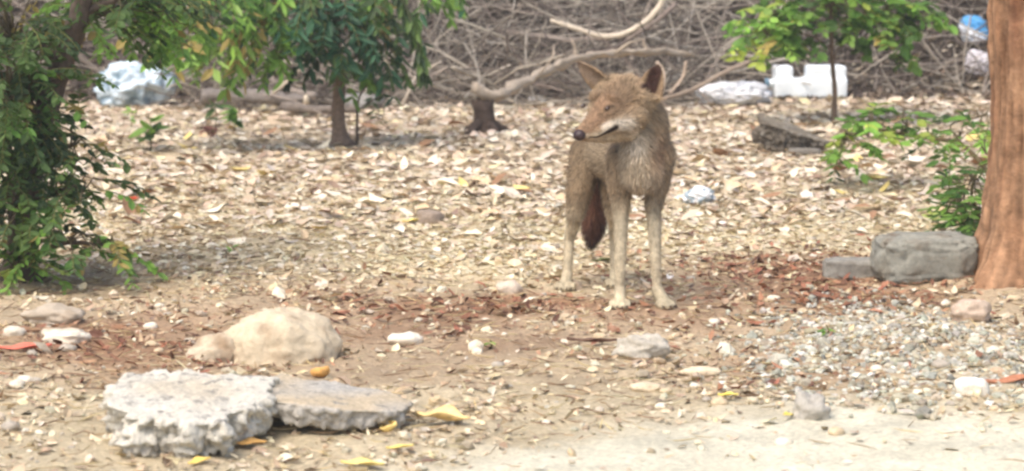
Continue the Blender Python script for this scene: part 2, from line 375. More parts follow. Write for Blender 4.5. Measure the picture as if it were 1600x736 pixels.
pebble_stuff("pebble_scatter", P, G.gamma(3, .0055, n) + .006, pick([(222, 206, 174), (200, 174, 138), (190, 178, 154), (208, 198, 176), (172, 154, 130)], n), "tiny pale pebbles strewn thinly over the bare earth")
# pebbles that can be picked out one by one
PB = [lump(2, (1, .85, .55), 30 + i, .25) for i in range(6)]
PBN = [("white", (220, 208, 186)), ("tan", (196, 176, 144)), ("grey", (170, 160, 144))]
PBM = []
for nm, c in PBN:
    for V, F in PB:
        o = mesh_obj("pebble_shape", V, F, M_stone, None, np.array(lin(*c)) * np.ones((len(V), 3))); PBM.append((nm, o.data)); bpy.data.objects.remove(o)
cnt = 0
while cnt < 140:
    px, py = R.uniform(0, 1600), R.uniform(430, 725) if R.random() < .8 else R.uniform(330, 430)
    if py > np.interp(px, [0, 560, 950, 1250, 1600], [760, 725, 655, 625, 640]) and R.random() < .9: continue
    if 140 < px < 640 and 560 < py < 725 or 300 < px < 530 and 470 < py < 570: continue
    if 860 < px < 1070 and 380 < py < 490: continue
    g = ground(px, py); s = R.choice([.008, .01, .012, .014, .018, .024]) * R.uniform(.9, 1.2)
    nm, me = R.choice(PBM)
    inst_o = inst("pebble", me, Matrix.Translation((g.x, g.y, g.z + s * .25)) @ Matrix.Rotation(R.uniform(0, 6.28), 4, 'Z') @ Matrix.Scale(s, 4))
    wh = beside(px, py, STONE_MARKS); sw = "thumb-sized" if s > .0155 else "tiny"
    tag(inst_o, f"{sw} {nm} pebble lying {wh}", "pebble", f"{sw} {nm} pebbles {wh}"); cnt += 1
M_rock = mat("pale_rock", rough=.92, nscale=35, namp=.2, bump=.006, bscale=60, second=lin(160, 138, 112), sscale=9, sthr=(.55, .72), spec=.1)
M_conc = mat("broken_concrete", rough=.95, nscale=80, namp=.3, bump=.008, bscale=110, second=lin(150, 144, 134), sscale=26, sthr=(.56, .68), spec=.1)
M_block = mat("weathered_concrete", rough=.95, nscale=40, namp=.3, bump=.005, bscale=70, second=lin(116, 104, 88), sscale=11, sthr=(.5, .7), spec=.1)
stone("boulder", 432, 570, 194, 86, (200, 184, 156), "big rounded cream boulder behind the broken concrete", 3, "boulder", .75, 5, 1.0, .15, mt=M_rock, sink=.42, freq=1.3, fine=.03)
stone("rock", 335, 566, 100, 40, (200, 184, 158), "low tan lump of rock leaning against the cream boulder", 5, "rock", .8, 4, 1, .3, mt=M_rock, sink=.4, fine=.06)
stone("rock", 80, 508, 92, 30, (178, 164, 144), "low grey-tan rock below the leafy left tree", 7, "rock", .8, 4, 1, .3, mt=M_rock)
stone("rock", 98, 536, 70, 21, (222, 210, 188), "whitish rock beside the red plastic strip", 8, "rock", .7, 4, .8, .3, mt=M_rock)
stone("rock", 18, 528, 40, 16, (214, 202, 180), "small cream rock behind the red plastic strip", 9, "rock", .8, 3, 1, .3, mt=M_rock)
stone("stone", 672, 352, 44, 24, (150, 134, 118), "dark brownish stone alone on the leaf litter", 11, rough=.35)
stone("stone", 796, 460, 38, 22, (204, 188, 168), "pinkish pale stone on the straw patch beside the coyote", 12, rough=.3)
stone("stone", 634, 540, 58, 20, (228, 218, 198), "flat white pointed stone right of the cream boulder", 13, depth=.6, rough=.35)
stone("rock", 1003, 562, 78, 36, (182, 174, 158), "rough crumbly grey lump of rock before the coyote's paws", 14, "rock", .7, 4, 1, .4, fine=.08)
stone("stone", 1095, 588, 64, 15, (212, 194, 164), "long flat cream stone near the edge of the sand", 15, depth=.5)
stone("stone", 1010, 612, 52, 14, (208, 190, 160), "flat tan stone half sunk near the sandy edge", 151, depth=.6)
stone("stone", 1266, 656, 58, 36, (168, 162, 150), "grey pointed stone at the edge of the pale sand", 16, depth=.8, rough=.45, sub=4, sink=.4, fine=.05)
stone("stone", 1521, 618, 50, 26, (230, 222, 204), "white angular stone beside the reddish stick", 17, rough=.3, boxy=.8)
stone("rock", 1520, 506, 64, 34, (186, 166, 146), "pinkish rock at the foot of the brown trunk", 18, "rock", rough=.35, sub=4)
stone("stone", 743, 550, 24, 18, (226, 212, 186), "little white stone on the rusty earth", 19)
stone("rock", 560, 172, 74, 26, (150, 146, 138), "grey rock behind the slender trunk under the green leaves", 20, "rock", rough=.3)
stone("slab", 1258, 242, 50, 10, (120, 114, 104), "thin dark flat slab at the foot of the wedge-shaped rock", 22, "slab", .5, 3, .6, .1)
stone("concrete_block", 1452, 440, 158, 70, (140, 138, 126), "big worn greenish-grey concrete block against the brown trunk", 23, "block", .75, 5, .5, .13, rz=.1, mt=M_block, sink=.14, freq=1.5, fine=.05)
stone("concrete_block", 1331, 436, 88, 30, (140, 136, 126), "small dark grey concrete block beside the bigger block", 24, "block", .6, 5, .42, .1, rz=-.05, mt=M_block, sink=.14)
# ---- broken concrete
def chunk(name, px, py, outline, thick, label, tilt=(0, 0), lift=0.0, seed=1, top=(206, 188, 158), side=(206, 204, 194), amp=.016, cat="concrete chunk"):
    g = ground(px, py)
    bm = bmesh.new(); n = len(outline)
    lo = [bm.verts.new((x * .93, y * .95 + .012, 0)) for x, y in outline]; hi = [bm.verts.new((x, y, thick)) for x, y in outline]
    bm.faces.new(lo[::-1]); bm.faces.new(hi)
    for i in range(n): bm.faces.new((lo[i], lo[(i + 1) % n], hi[(i + 1) % n], hi[i]))
    me = bpy.data.meshes.new("t"); bm.to_mesh(me); bm.free()
    o = bpy.data.objects.new("t", me); col.objects.link(o)
    r = o.modifiers.new("r", 'REMESH'); r.mode = 'VOXEL'; r.voxel_size = .006
    s = o.modifiers.new("s", 'SMOOTH'); s.iterations = 8
    dg = bpy.context.evaluated_depsgraph_get(); m2 = bpy.data.meshes.new_from_object(o.evaluated_get(dg)); bpy.data.objects.remove(o)
    V = np.array([v.co[:] for v in m2.vertices]); N = np.array([v.normal[:] for v in m2.vertices]); F = [tuple(p.vertices) for p in m2.polygons]
    out = []; cc = []
    for p, nrm in zip(V, N):
        q = Vector(p) + Vector((seed, seed, 0)); side_w = 1 - max(0, nrm[2])
        d = amp * (.3 + .9 * side_w) * noise.fractal(q * 13, .75, 2.2, 5) + amp * .55 * side_w * noise.fractal(q * 45, .6, 2.2, 3) + .0025 * noise.noise(q * 120) + amp * .55 * side_w * (.45 - noise.voronoi(q * 32)[0][0])
        out.append(p + nrm * d)
        dirt = max(0, nrm[2] - .55) / .45 * min(1, max(0, .75 + 1.2 * noise.noise(q * 7))) * .92 * (math.exp(-((p[0] + .01) / .13) ** 2 - ((p[1] - .27) / .15) ** 2) if seed == 2 else 1)
        cc.append(np.array(lin(*side)) * (1 - dirt) + np.array(lin(*top)) * dirt)
    o = mesh_obj(name, np.array(out), F, M_conc, None, np.array(cc))
    o.rotation_euler = (tilt[0], tilt[1], 0); o.location = (g.x, g.y, g.z + lift)
    return tag(o, label, cat)
chunk("concrete_chunk", 272, 716, [(-.2, .34), (-.18, .47), (-.05, .48), (.03, .50), (.1, .48), (.21, .49), (.2, .27), (.17, .15), (.12, .09), (.13, .02), (.08, .0), (.035, -.012), (.015, .02), (-.03, .015), (-.045, .04), (-.075, .02), (-.12, .025), (-.135, .09), (-.185, .13)], .092,
      "crumbly whitish broken concrete slab with a ragged front edge", seed=2, tilt=(.075, .03), top=(186, 168, 138), side=(212, 206, 190), amp=.034)
chunk("concrete_chunk", 516, 682, [(-.22, .08), (-.17, .02), (-.08, -.012), (.02, 0), (.12, .035), (.185, .085), (.2, .2), (.12, .3), (0, .33), (-.15, .34), (-.22, .26)], .052,
      "smooth-edged grey concrete slab propped up beside the crumbly slab", seed=6, tilt=(.015, .12), lift=.022, top=(196, 178, 148), side=(184, 178, 166), amp=.016)
chunk("rock", 1228, 240, [(-.18, .06), (-.10, .0), (.04, .01), (.17, .04), (.2, .12), (.1, .2), (-.04, .24), (-.16, .18)], .13, "low dark grey-brown wedge-shaped rock beside the thin sapling", seed=9, tilt=(.12, .34), lift=-.01, top=(132, 122, 104), side=(108, 100, 88), amp=.03, cat="rock")
# ---- curled single leaves, husks and scraps
def big_leaf(name, px, py, lpx, color, label, yaw, curl=.5, asp=.42, cat="leaf", lift=.01, flat=False):
    g = ground(px, py); L = lpx / ppm(g); V = []; F = []; nu, nv = 12, 7
    for i in range(nu + 1):
        s = i / nu; wd = asp * math.sin(math.pi * min(1, .03 + s * .95)) ** .75
        for j in range(nv + 1):
            t = j / nv * 2 - 1
            x = (s - .5); y = t * wd * .5 * (1 + .12 * math.sin(9 * s + 3 * t))
            z = curl * (y * y * 2.2 + .25 * (s - .5) ** 2) + .03 * math.sin(8 * s + 4 * t) - .02 * (1 - abs(t))
            V.append((x * L, y * L, z * L))
    for i in range(nu):
        for j in range(nv): a = i * (nv + 1) + j; F.append((a, a + 1, a + nv + 2, a + nv + 1))
    V = np.array(V); V[:, 2] -= V[:, 2].min()
    o = mesh_obj(name, V, F, M_litter, None, np.array(lin(*color)) * np.ones((len(V), 3)))
    md = o.modifiers.new("thick", 'SOLIDIFY'); md.thickness = .0015
    o.location = (g.x, g.y, hz(g.x, g.y) + lift); o.rotation_euler = (R.gauss(0, .12), R.gauss(0, .12), yaw)
    return tag(o, label, cat)
big_leaf("fallen_leaf", 692, 664, 92, (224, 196, 136), "big curled golden tan leaf lying right of the grey slab", -.35, .9, .5, lift=.012)
big_leaf("fallen_leaf", 566, 733, 70, (226, 204, 128), "yellow leaf lying on the earth before the grey slab", .1, .3, .5)
big_leaf("fallen_leaf", 392, 700, 50, (200, 156, 92), "ochre leaf lying under the gap of the propped slab", .2, .4, .5)
big_leaf("fallen_leaf", 312, 728, 40, (214, 184, 100), "small ochre leaf lying before the crumbly slab", .6, .4, .5)
big_leaf("fallen_leaf", 625, 706, 44, (224, 204, 116), "narrow yellow leaf below the yellow husk", .1, .3, .3)
big_leaf("fallen_leaf", 1138, 624, 34, (226, 206, 100), "bright yellow leaf on the bare tan earth near the sand", -.3, .5, .45)
big_leaf("fallen_leaf", 1232, 655, 30, (216, 194, 96), "little yellow leaf touching the grey pointed stone", .9, .5, .45)
big_leaf("fallen_leaf", 942, 412, 34, (92, 98, 60), "dull green leaf on the ground behind the coyote's forelegs", .2, .6, .4)
big_leaf("fallen_leaf", 645, 350, 34, (226, 208, 120), "pale yellow leaf beside the dark brownish stone", .3, .4, .5)
big_leaf("plastic_strip", 40, 550, 84, (206, 116, 96), "faded red plastic strip on the rusty earth", .12, .25, .2, "plastic strip")
big_leaf("plastic_scrap", 207, 316, 24, (214, 96, 70), "tiny bright red plastic scrap among the pale leaves", -.4, .8, .5, "plastic scrap")
big_leaf("bark_strip", 1590, 602, 110, (168, 116, 88), "reddish strip of bark beside the white angular stone", .05, .5, .16, "bark strip")
big_leaf("bark_strip", 925, 540, 80, (104, 80, 66), "dark strip of bark lying beside the rough grey lump", .05, .5, .14, "bark strip")
big_leaf("paper_scrap", 1046, 440, 20, (240, 232, 222), "tiny white hooked scrap beside the coyote's paw", 1.3, 1.6, .5, "scrap")
def husk(px, py, wpx, color, label, seed):
    """an open half shell with a thick wall"""
    g = ground(px, py); a = wpx / ppm(g) / 2; V, F = ICO[3]; k = V[:, 2] < .35
    keep = [f for f in F if all(k[i] for i in f)]; used = sorted({i for f in keep for i in f}); mp = {j: i for i, j in enumerate(used)}
    W = np.array([V[i] * (1 + .2 * noise.noise(Vector(V[i]) * 1.8 + Vector((seed, 0, 0)))) * (a, a * .8, a * .62) for i in used])
    o = mesh_obj("husk", W, [tuple(mp[i] for i in f) for f in keep], M_litter, None, np.array(lin(*color)) * np.ones((len(W), 3)))
    md = o.modifiers.new("wall", 'SOLIDIFY'); md.thickness = .005; md.offset = -1
    o.location = (g.x, g.y, hz(g.x, g.y) - W[:, 2].min() * .9); o.rotation_euler = (-.35, .25, seed)
    return tag(o, label, "husk")
husk(501, 589, 36, (214, 164, 96), "orange open husk behind the grey slab", 1.2)
husk(606, 674, 32, (232, 204, 128), "pale yellow open husk at the tip of the grey slab", 2.6)

# ---- litter left by people
M_bag = mat("thin_plastic", rough=.35, nscale=30, namp=.08, trans=.1, spec=.5)
M_jug = mat("white_plastic", base=(.76, .81, .82), rough=.35, nscale=10, namp=.04, spec=.5)
def bag(name, px, py, wpx, hpx, label, seed, colf, cat, depth=.7, rough=.75, lift=0.0, parts=None):
    g = ground(px, py); k = ppm(g); a = wpx / k / 2; h = hpx / k / 2
    V0, F = ICO[5]; off = Vector((seed, seed * 2, 0)); V = []; Cc = []
    for p in V0:
        q = Vector(p)
        rid = 1 - abs(noise.noise(q * 2.2 + off)) * 2
        rid2 = 1 - abs(noise.noise(q * 5.1 + off)) * 2
        d = .72 + rough * .35 * rid + rough * .22 * rid2 + .25 * noise.noise(q * 1.2 + off)
        V.append((q.x * d * a * 1.1, q.y * d * a * depth, max(q.z, -.75) * d * h * 1.1)); Cc.append(lin(*colf(q)))
    V = np.array(V); o = mesh_obj(name, V, F, M_bag, None, np.array(Cc))
    o.location = (g.x, g.y + a * depth * .7, hz(g.x, g.y + a * depth * .5) - V[:, 2].min() * .93 + lift)
    return tag(o, label, cat)
bag("plastic_bag", 206, 168, 108, 70, "crumpled pale blue-white plastic bag behind the leafy left tree", 4.4,
    lambda q: (200, 214, 220) if noise.noise(q * 3) > -.15 else (146, 168, 180), "plastic bag")  # darker patches imitate shadowed folds in the colour
bag("plastic_sheet", 1150, 166, 104, 34, "flat crumpled white plastic sheet by the white jug", 8.1, lambda q: (222, 222, 222), "plastic sheet", .5)
bag("plastic_bag", 1528, 122, 34, 38, "small white bag under the blue one behind the brown trunk", 2.1, lambda q: (226, 220, 222), "plastic bag")
bag("plastic_bag", 1524, 82, 40, 44, "bright blue and white plastic bag hanging on the brush behind the brown trunk", 6.3,
    lambda q: (92, 170, 226) if q.z + .5 * q.x > -.1 else (232, 238, 244), "plastic bag", lift=.03)
bag("plastic_wrapper", 1094, 320, 46, 26, "small crumpled white and grey wrapper among the pale leaves", 5.7,
    lambda q: (238, 238, 236) if noise.noise(q * 2.5) > -.1 else (150, 166, 174), "wrapper", .6)
bag("plastic_wrapper", 838, 163, 26, 14, "tiny white wrapper at the edge of the brush pile", 9.7, lambda q: (240, 234, 224), "wrapper", .6)
# white jug lying on its side: body with a waist, a moulded handle and a neck with a cap
g = ground(1266, 156); k = ppm(g)
jug = empty("plastic_jug", (g.x, g.y + .09, hz(g.x, g.y + .09)))
tag(jug, "white plastic jug lying on its side under the green sapling", "jug")
def remeshed(bm, vox, it):
    me = bpy.data.meshes.new("t"); bm.to_mesh(me); bm.free(); o = bpy.data.objects.new("t", me); col.objects.link(o)
    r = o.modifiers.new("r", 'REMESH'); r.mode = 'VOXEL'; r.voxel_size = vox
    s = o.modifiers.new("s", 'SMOOTH'); s.iterations = it; s.factor = .5
    m2 = bpy.data.meshes.new_from_object(o.evaluated_get(bpy.context.evaluated_depsgraph_get())); bpy.data.objects.remove(o); return m2
def bbox(bm, c, d):
    r = bmesh.ops.create_cube(bm, size=1); bmesh.ops.scale(bm, vec=d, verts=r['verts']); bmesh.ops.translate(bm, vec=c, verts=r['verts'])
bm = bmesh.new(); bbox(bm, (0, 0, .07), (.47, .2, .12)); bbox(bm, (-.172, 0, .165), (.115, .17, .10)); bbox(bm, (.105, 0, .165), (.25, .17, .10))
m2 = remeshed(bm, .008, 14)
for i, v_ in enumerate(m2.vertices): v_.co += v_.normal * (.004 * noise.noise(v_.co * 14))
m2.materials.clear(); m2.materials.append(M_jug); m2.polygons.foreach_set("use_smooth", [True] * len(m2.polygons))
b = bpy.data.objects.new("jug_body", m2); col.objects.link(b); b.parent = jug
V, F = tube([(-.225, 0, .1), (-.25, 0, .1), (-.262, 0, .1)], [.028, .028, .028], 14)
b = mesh_obj("neck", V, F, M_jug, jug)
V, F = tube([(-.263, 0, .1), (-.285, 0, .1)], [.034, .034], 16); b = mesh_obj("cap", V, F, mat("blue_cap", base=(.12, .22, .3), rough=.4, spec=.4), jug)
jug.rotation_euler = (0, 0, .06)

# ------------------------------------------------------------------ trees and plants
LF = np.array([(0, 0, 0), (.3, .5, .0), (.68, .42, .0), (1, 0, 0), (.68, -.42, 0), (.3, -.5, 0), (.3, 0, -.08), (.68, 0, -.07)])
LFF = [(0, 6, 1), (0, 5, 6), (1, 6, 7, 2), (6, 5, 4, 7), (2, 7, 3), (7, 4, 3)]
class Leaves:
    def __init__(s): s.m = []; s.c = []
    def leaf(s, p, d, up, L, asp, c):
        d = d.normalized(); y = up.cross(d)
        if y.length < 1e-3: y = Vector((1, 0, 0)).cross(d)
        y.normalize(); n = d.cross(y)
        A = np.eye(4); A[:3, 0] = np.array(d) * L; A[:3, 1] = np.array(y) * L * asp; A[:3, 2] = np.array(n) * L; A[:3, 3] = p
        s.m.append(A); s.c.append(c)
    def sprig(s, tw, p, d, n, L, leaf, asp, pal, droop=.5, pinnate=True):
        """a drooping stalk with leaves on both sides"""
        pts = [p.copy()]; q = p.copy(); dd = d.normalized()
        for i in range(n):
            dd = (dd + Vector((0, 0, -droop / n)) + Vector((R.gauss(0, .06), R.gauss(0, .06), R.gauss(0, .04)))).normalized(); q = q + dd * (L / n); pts.append(q.copy())
        tw.tube(pts, [.0028 - .0016 * i / n for i in range(n + 1)], lin(112, 112, 66), 3, False)
        base = np.array(lin(*R.choice(pal))) * R.uniform(.7, 1.25)
        if R.random() < .035: base = np.array(lin(168, 150, 84)) * R.uniform(.7, 1.1)
        for i in range(1, n + 1):
            t = (pts[i] - pts[i - 1]).normalized(); side = t.cross(Vector((0, 0, 1)))
            if side.length < .1: side = Vector((1, 0, 0))
            side.normalize()
            for sg in ((1, -1) if pinnate else (R.choice((1, -1)),)):
                dr = t * R.uniform(.3, .8) + side * sg * R.uniform(.5, 1.0) + Vector((0, 0, -R.uniform(.0, .7) * droop)) + Vector((R.gauss(0, .2), R.gauss(0, .2), R.gauss(0, .15)))
                up = Vector((R.gauss(0, .45), R.gauss(-.25, .45), 1))
                s.leaf(pts[i], dr, up, leaf * R.uniform(.55, 1.3), asp * R.uniform(.75, 1.3), base * R.uniform(.8, 1.2))
    def build(s, root, name, single):
        """the leaves that show largest become objects, the rest one crown"""
        n = len(s.m); A = np.array(s.m); Cc = np.array(s.c)
        d = np.linalg.norm(A[:, :3, 3] - np.array([0, 0, CAM_H]), axis=1); sz_ = np.linalg.norm(A[:, :3, 0], axis=1)
        u_, v_ = project(A[:, 0, 3], A[:, 1, 3], A[:, 2, 3]); vis = (np.abs(u_ - 800) < 800) & (v_ > 0) & (v_ < 736)
        order = np.argsort(-(sz_ / d * vis)); big = order[:single]; rest = order[single:]
        root_inv = Matrix.Translation(root.location)
        me = {}
        for i in big:
            key = int(np.clip(np.log(Cc[i].mean() / .05) * 3, -5, 5))
            if key not in me:
                o = mesh_obj("leaf_shape", LF, LFF, M_green, None, np.clip(Cc[i], 0, 1) * np.ones((8, 3)), False); me[key] = o.data; bpy.data.objects.remove(o)
            o = bpy.data.objects.new("leaf", me[key]); col.objects.link(o); o.parent = root
            o.matrix_parent_inverse = root_inv.inverted(); o.matrix_basis = Matrix(A[i].tolist())
        if len(rest):
            V = np.einsum('nij,kj->nki', A[rest][:, :3, :3], LF) + A[rest][:, None, :3, 3]
            V[..., 2] -= 0
            off = (np.arange(len(rest)) * 8)[:, None]; Fs = []
            for f in LFF: Fs += (off + np.array(f)[None]).tolist()
            o = mesh_obj(name, V.reshape(-1, 3), Fs, M_green, None, np.repeat(np.clip(Cc[rest], 0, 1), 8, 0), False); local(o, root); o["kind"] = "stuff"
            return o
DARKG = [(70, 92, 52), (82, 106, 56), (58, 78, 46), (96, 120, 62)]
TEAL = [(58, 96, 66), (66, 108, 70), (52, 84, 60)]
MIDG = [(96, 134, 58), (112, 150, 62), (84, 118, 54), (128, 164, 74)]
BRIG = [(122, 164, 66), (142, 180, 78), (108, 150, 62), (156, 188, 96)]
YELG = [(168, 184, 80), (140, 164, 66), (182, 196, 104)]
def tree(name, label, cat, base, trunk, rad, bark, vols, leaf, asp, single, L=.16, n=6, droop=.6, pinnate=True, flare=1.0, k=9, limbs=True, group=None):
    """trunk: points in the world; vols: (centre, radii, sprigs, palette)"""
    root = empty(name, base); tag(root, label, cat, group)
    tp = smooth_line(trunk, 5); m = len(tp)
    rr = [rad * (1 - .55 * i / (m - 1)) * (1 + flare * math.exp(-i * 1.1)) for i in range(m)]
    A = Acc(); A.tube(tp, rr, lin(*bark), k)
    V = A.v[0]; V += np.array([[noise.noise(Vector(p) * 14) * rad * .22, noise.noise(Vector(p) * 14 + Vector((5, 0, 0))) * rad * .22, 0] for p in V])
    local(A.obj("trunk", M_bark), root)
    lv = Leaves(); tw = Acc()
    for c, rv, cnt, pal in vols:
        c = Vector(c); a = min(tp, key=lambda q: (q - c).length + .6 * max(0, q.z - c.z + .1))
        mid = (a + c) / 2 + Vector((R.gauss(0, .04), R.gauss(0, .04), .12 * (a - c).length))
        lp = smooth_line([a, mid, c], 5)
        if limbs and (a - c).length > .05:
            A = Acc(); A.tube(lp, [max(.004, rad * .3 * (1 - .75 * i / (len(lp) - 1))) for i in range(len(lp))], lin(*bark), 6)
            local(A.obj("limb", M_bark), root)
        for _ in range(cnt):
            while True:
                q = Vector((R.uniform(-1, 1), R.uniform(-1, 1), R.uniform(-1, 1)))
                if q.length < 1: break
            p = c + Vector((q.x * rv[0], q.y * rv[1], q.z * rv[2]))
            if p.z < hz(p.x, p.y) + .04: p.z = hz(p.x, p.y) + R.uniform(.04, .12)
            b = min(lp, key=lambda s_: (s_ - p).length)
            mm = (b + p) / 2 + Vector((0, 0, .03)); tw.tube([b, mm, p], [.004, .003, .0024], lin(104, 94, 72), 3, False)
            d = (p - b); d.z *= .5; d += Vector((R.gauss(0, .05), R.gauss(0, .05), 0))
            lv.sprig(tw, p, d, n, L * R.uniform(.7, 1.3), leaf, asp, pal, droop, pinnate)
    if tw.v: local(tw.obj("twigs", M_bark), root)["kind"] = "stuff"
    lv.build(root, "crown", single)
    return root
def P3(px, py, Y): return atY(px, py, Y)
def vol(px, py, rx, ry, Y, dY, cnt, pal):
    c = atY(px, py, Y); k_ = FPX / Y; return (c, (rx / k_, dY, ry / k_), cnt, pal)

# left tree: dark leaning trunk in drooping foliage
g = ground(30, 436); YL = g.y
tree("leafy_tree", "dense dark green tree with a leaning trunk and drooping leaf sprays", "tree", g,
     [g, P3(34, 330, YL), P3(62, 200, YL + .05), P3(100, 90, YL + .1), P3(128, 0, YL + .1), P3(140, -150, YL + .1), P3(120, -420, YL), P3(110, -700, YL)], .052, (96, 84, 74),
     [vol(20, 60, 70, 80, YL, .35, 72, DARKG), vol(45, 150, 60, 80, YL - .05, .3, 70, DARKG + MIDG[:1]), vol(20, 250, 60, 80, YL, .3, 90, DARKG), vol(45, 325, 55, 50, YL - .1, .25, 30, DARKG + MIDG),
      vol(130, 300, 42, 32, YL - .15, .2, 12, DARKG + MIDG[:2]), vol(105, 378, 65, 22, YL - .2, .2, 13, MIDG), vol(172, 385, 22, 12, YL - .2, .15, 5, MIDG + YELG[:1]), vol(28, 415, 40, 25, YL - .15, .15, 13, MIDG + BRIG[:1] + YELG),
      vol(160, 15, 80, 40, YL + .3, .3, 40, MIDG + DARKG), vol(240, 20, 55, 30, YL + .4, .3, 22, MIDG + BRIG[:1]), vol(200, -10, 90, 25, YL + .2, .3, 30, DARKG), vol(110, 230, 40, 50, YL - .05, .2, 16, DARKG), vol(10, 150, 40, 90, YL - .2, .2, 40, DARKG + MIDG[:1]),
      vol(60, -140, 200, 90, YL, .5, 30, DARKG), vol(120, -420, 260, 160, YL, .6, 24, DARKG)],
     .042, .46, 300, L=.17, n=7, droop=.8)
# tree with the slender trunk in the middle left
g = ground(532, 228); YM = g.y
tree("slender_tree", "slender grey-trunked tree with bright green hanging leaves beside the log", "tree", g,
     [g, P3(528, 180, YM), P3(530, 120, YM), P3(520, 40, YM), P3(500, -60, YM), P3(470, -220, YM), P3(460, -400, YM)], .042, (128, 108, 92),
     [vol(330, 10, 90, 55, YM - .4, .35, 46, BRIG + MIDG), vol(310, 48, 45, 28, YM - .5, .25, 16, BRIG + MIDG), vol(370, 60, 40, 35, YM - .4, .25, 13, BRIG), vol(430, 0, 60, 55, YM - .3, .3, 30, TEAL + MIDG[:2]), vol(430, 70, 30, 30, YM - .3, .2, 6, MIDG),
      vol(500, 20, 70, 60, YM - .2, .3, 46, TEAL + DARKG), vol(545, 45, 45, 45, YM - .2, .25, 26, TEAL + DARKG), vol(520, 92, 30, 14, YM - .2, .15, 6, MIDG), vol(600, 70, 18, 35, YM - .1, .15, 8, DARKG), vol(600, -10, 40, 25, YM - .1, .2, 12, DARKG + MIDG), vol(668, -20, 28, 22, YM - .2, .2, 9, MIDG + BRIG[:1]),
      vol(400, -80, 220, 70, YM, .6, 24, MIDG), vol(460, -300, 300, 150, YM, .8, 22, MIDG)],
     .085, .34, 290, L=.2, n=5, droop=1.3, pinnate=True)
# hanging dark spray of that canopy
tw = Acc(); lv = Leaves(); root = empty("drooping_branch", atY(612, -40, YM - .5)); tag(root, "dark drooping leafy branch hanging before the brush pile", "branch")
pts = smooth_line([atY(612, -40, YM - .5), atY(632, 5, YM - .52), atY(650, 55, YM - .54), atY(663, 112, YM - .55)], 6)
A = Acc(); A.tube(pts, [.012 - .008 * i / (len(pts) - 1) for i in range(len(pts))], lin(70, 74, 52), 6); local(A.obj("stem", M_bark), root)
for p in pts[2:]:
    for _ in range(4): lv.leaf(p, Vector((R.gauss(0, .25), R.gauss(0, .3), -1)), Vector((R.gauss(0, 1), -1, .3)), .1, .36, np.array(lin(*R.choice(DARKG))))
lv.build(root, "crown", 60)
# saplings
g = ground(558, 226)
tree("sapling", "thin dark sapling beside the slender grey trunk", "sapling", g, [g, P3(558, 190, g.y), P3(562, 150, g.y), P3(585, 120, g.y)], .009, (92, 78, 66),
     [vol(595, 150, 18, 30, g.y, .1, 8, DARKG)], .06, .45, 40, L=.12, n=4, flare=.4)
g = ground(1303, 193); YR = g.y
tree("sapling", "thin-stemmed sapling with round bright green leaves in front of the white jug", "sapling", g,
     [g, P3(1304, 140, YR), P3(1300, 80, YR), P3(1298, 0, YR), P3(1300, -120, YR)], .017, (104, 88, 74),
     [vol(1200, 55, 30, 30, YR - .1, .2, 20, BRIG + BRIG + YELG[:1]), vol(1215, 25, 38, 30, YR, .2, 13, BRIG + MIDG), vol(1270, 35, 50, 32, YR, .2, 20, MIDG + DARKG[:2]), vol(1345, 25, 60, 36, YR, .2, 26, MIDG + DARKG), vol(1300, 5, 90, 30, YR, .25, 26, MIDG + BRIG),
      vol(1410, 15, 38, 28, YR, .2, 20, BRIG[:3] + MIDG), vol(1385, 60, 26, 20, YR, .2, 7, DARKG + MIDG), vol(1300, -100, 140, 60, YR, .4, 40, MIDG)],
     .075, .6, 260, L=.15, n=4, droop=.6, pinnate=True, flare=.5)
# low leafy twig growing from behind the big trunk, and its bush
g = ground(1560, 300); YB = g.y
tree("low_shrub", "low shrub with sparse green leaf sprays reaching out from behind the brown trunk", "shrub", g,
     [g, P3(1545, 270, YB), P3(1500, 225, YB + .1), P3(1440, 215, YB + .2), P3(1380, 205, YB + .2), P3(1320, 210, YB + .2)], .012, (110, 96, 72),
     [vol(1320, 225, 30, 26, YB + .2, .12, 12, MIDG + YELG[:1]), vol(1365, 195, 36, 22, YB + .2, .12, 13, YELG + MIDG), vol(1410, 190, 22, 22, YB + .2, .1, 6, MIDG), vol(1450, 215, 22, 32, YB + .2, .1, 5, MIDG + DARKG[:1]), vol(1500, 215, 40, 22, YB + .1, .12, 6, MIDG), vol(1540, 180, 18, 30, YB, .1, 6, MIDG + BRIG)],
     .062, .5, 160, L=.12, n=4, droop=.4, flare=.3)
g = ground(1535, 372); YC = g.y
tree("bushy_shoot", "bushy green shoot growing between the concrete block and the brown trunk", "shrub", g,
     [g, P3(1530, 340, YC), P3(1518, 300, YC), P3(1530, 260, YC)], .01, (104, 96, 66),
     [vol(1505, 318, 34, 34, YC - .05, .12, 22, MIDG + DARKG[1:3]), vol(1525, 345, 18, 26, YC - .05, .1, 10, MIDG), vol(1528, 280, 26, 28, YC, .1, 12, MIDG), vol(1540, 240, 20, 24, YC, .1, 6, YELG + MIDG)],
     .055, .34, 150, L=.12, n=5, droop=.3, flare=.3)
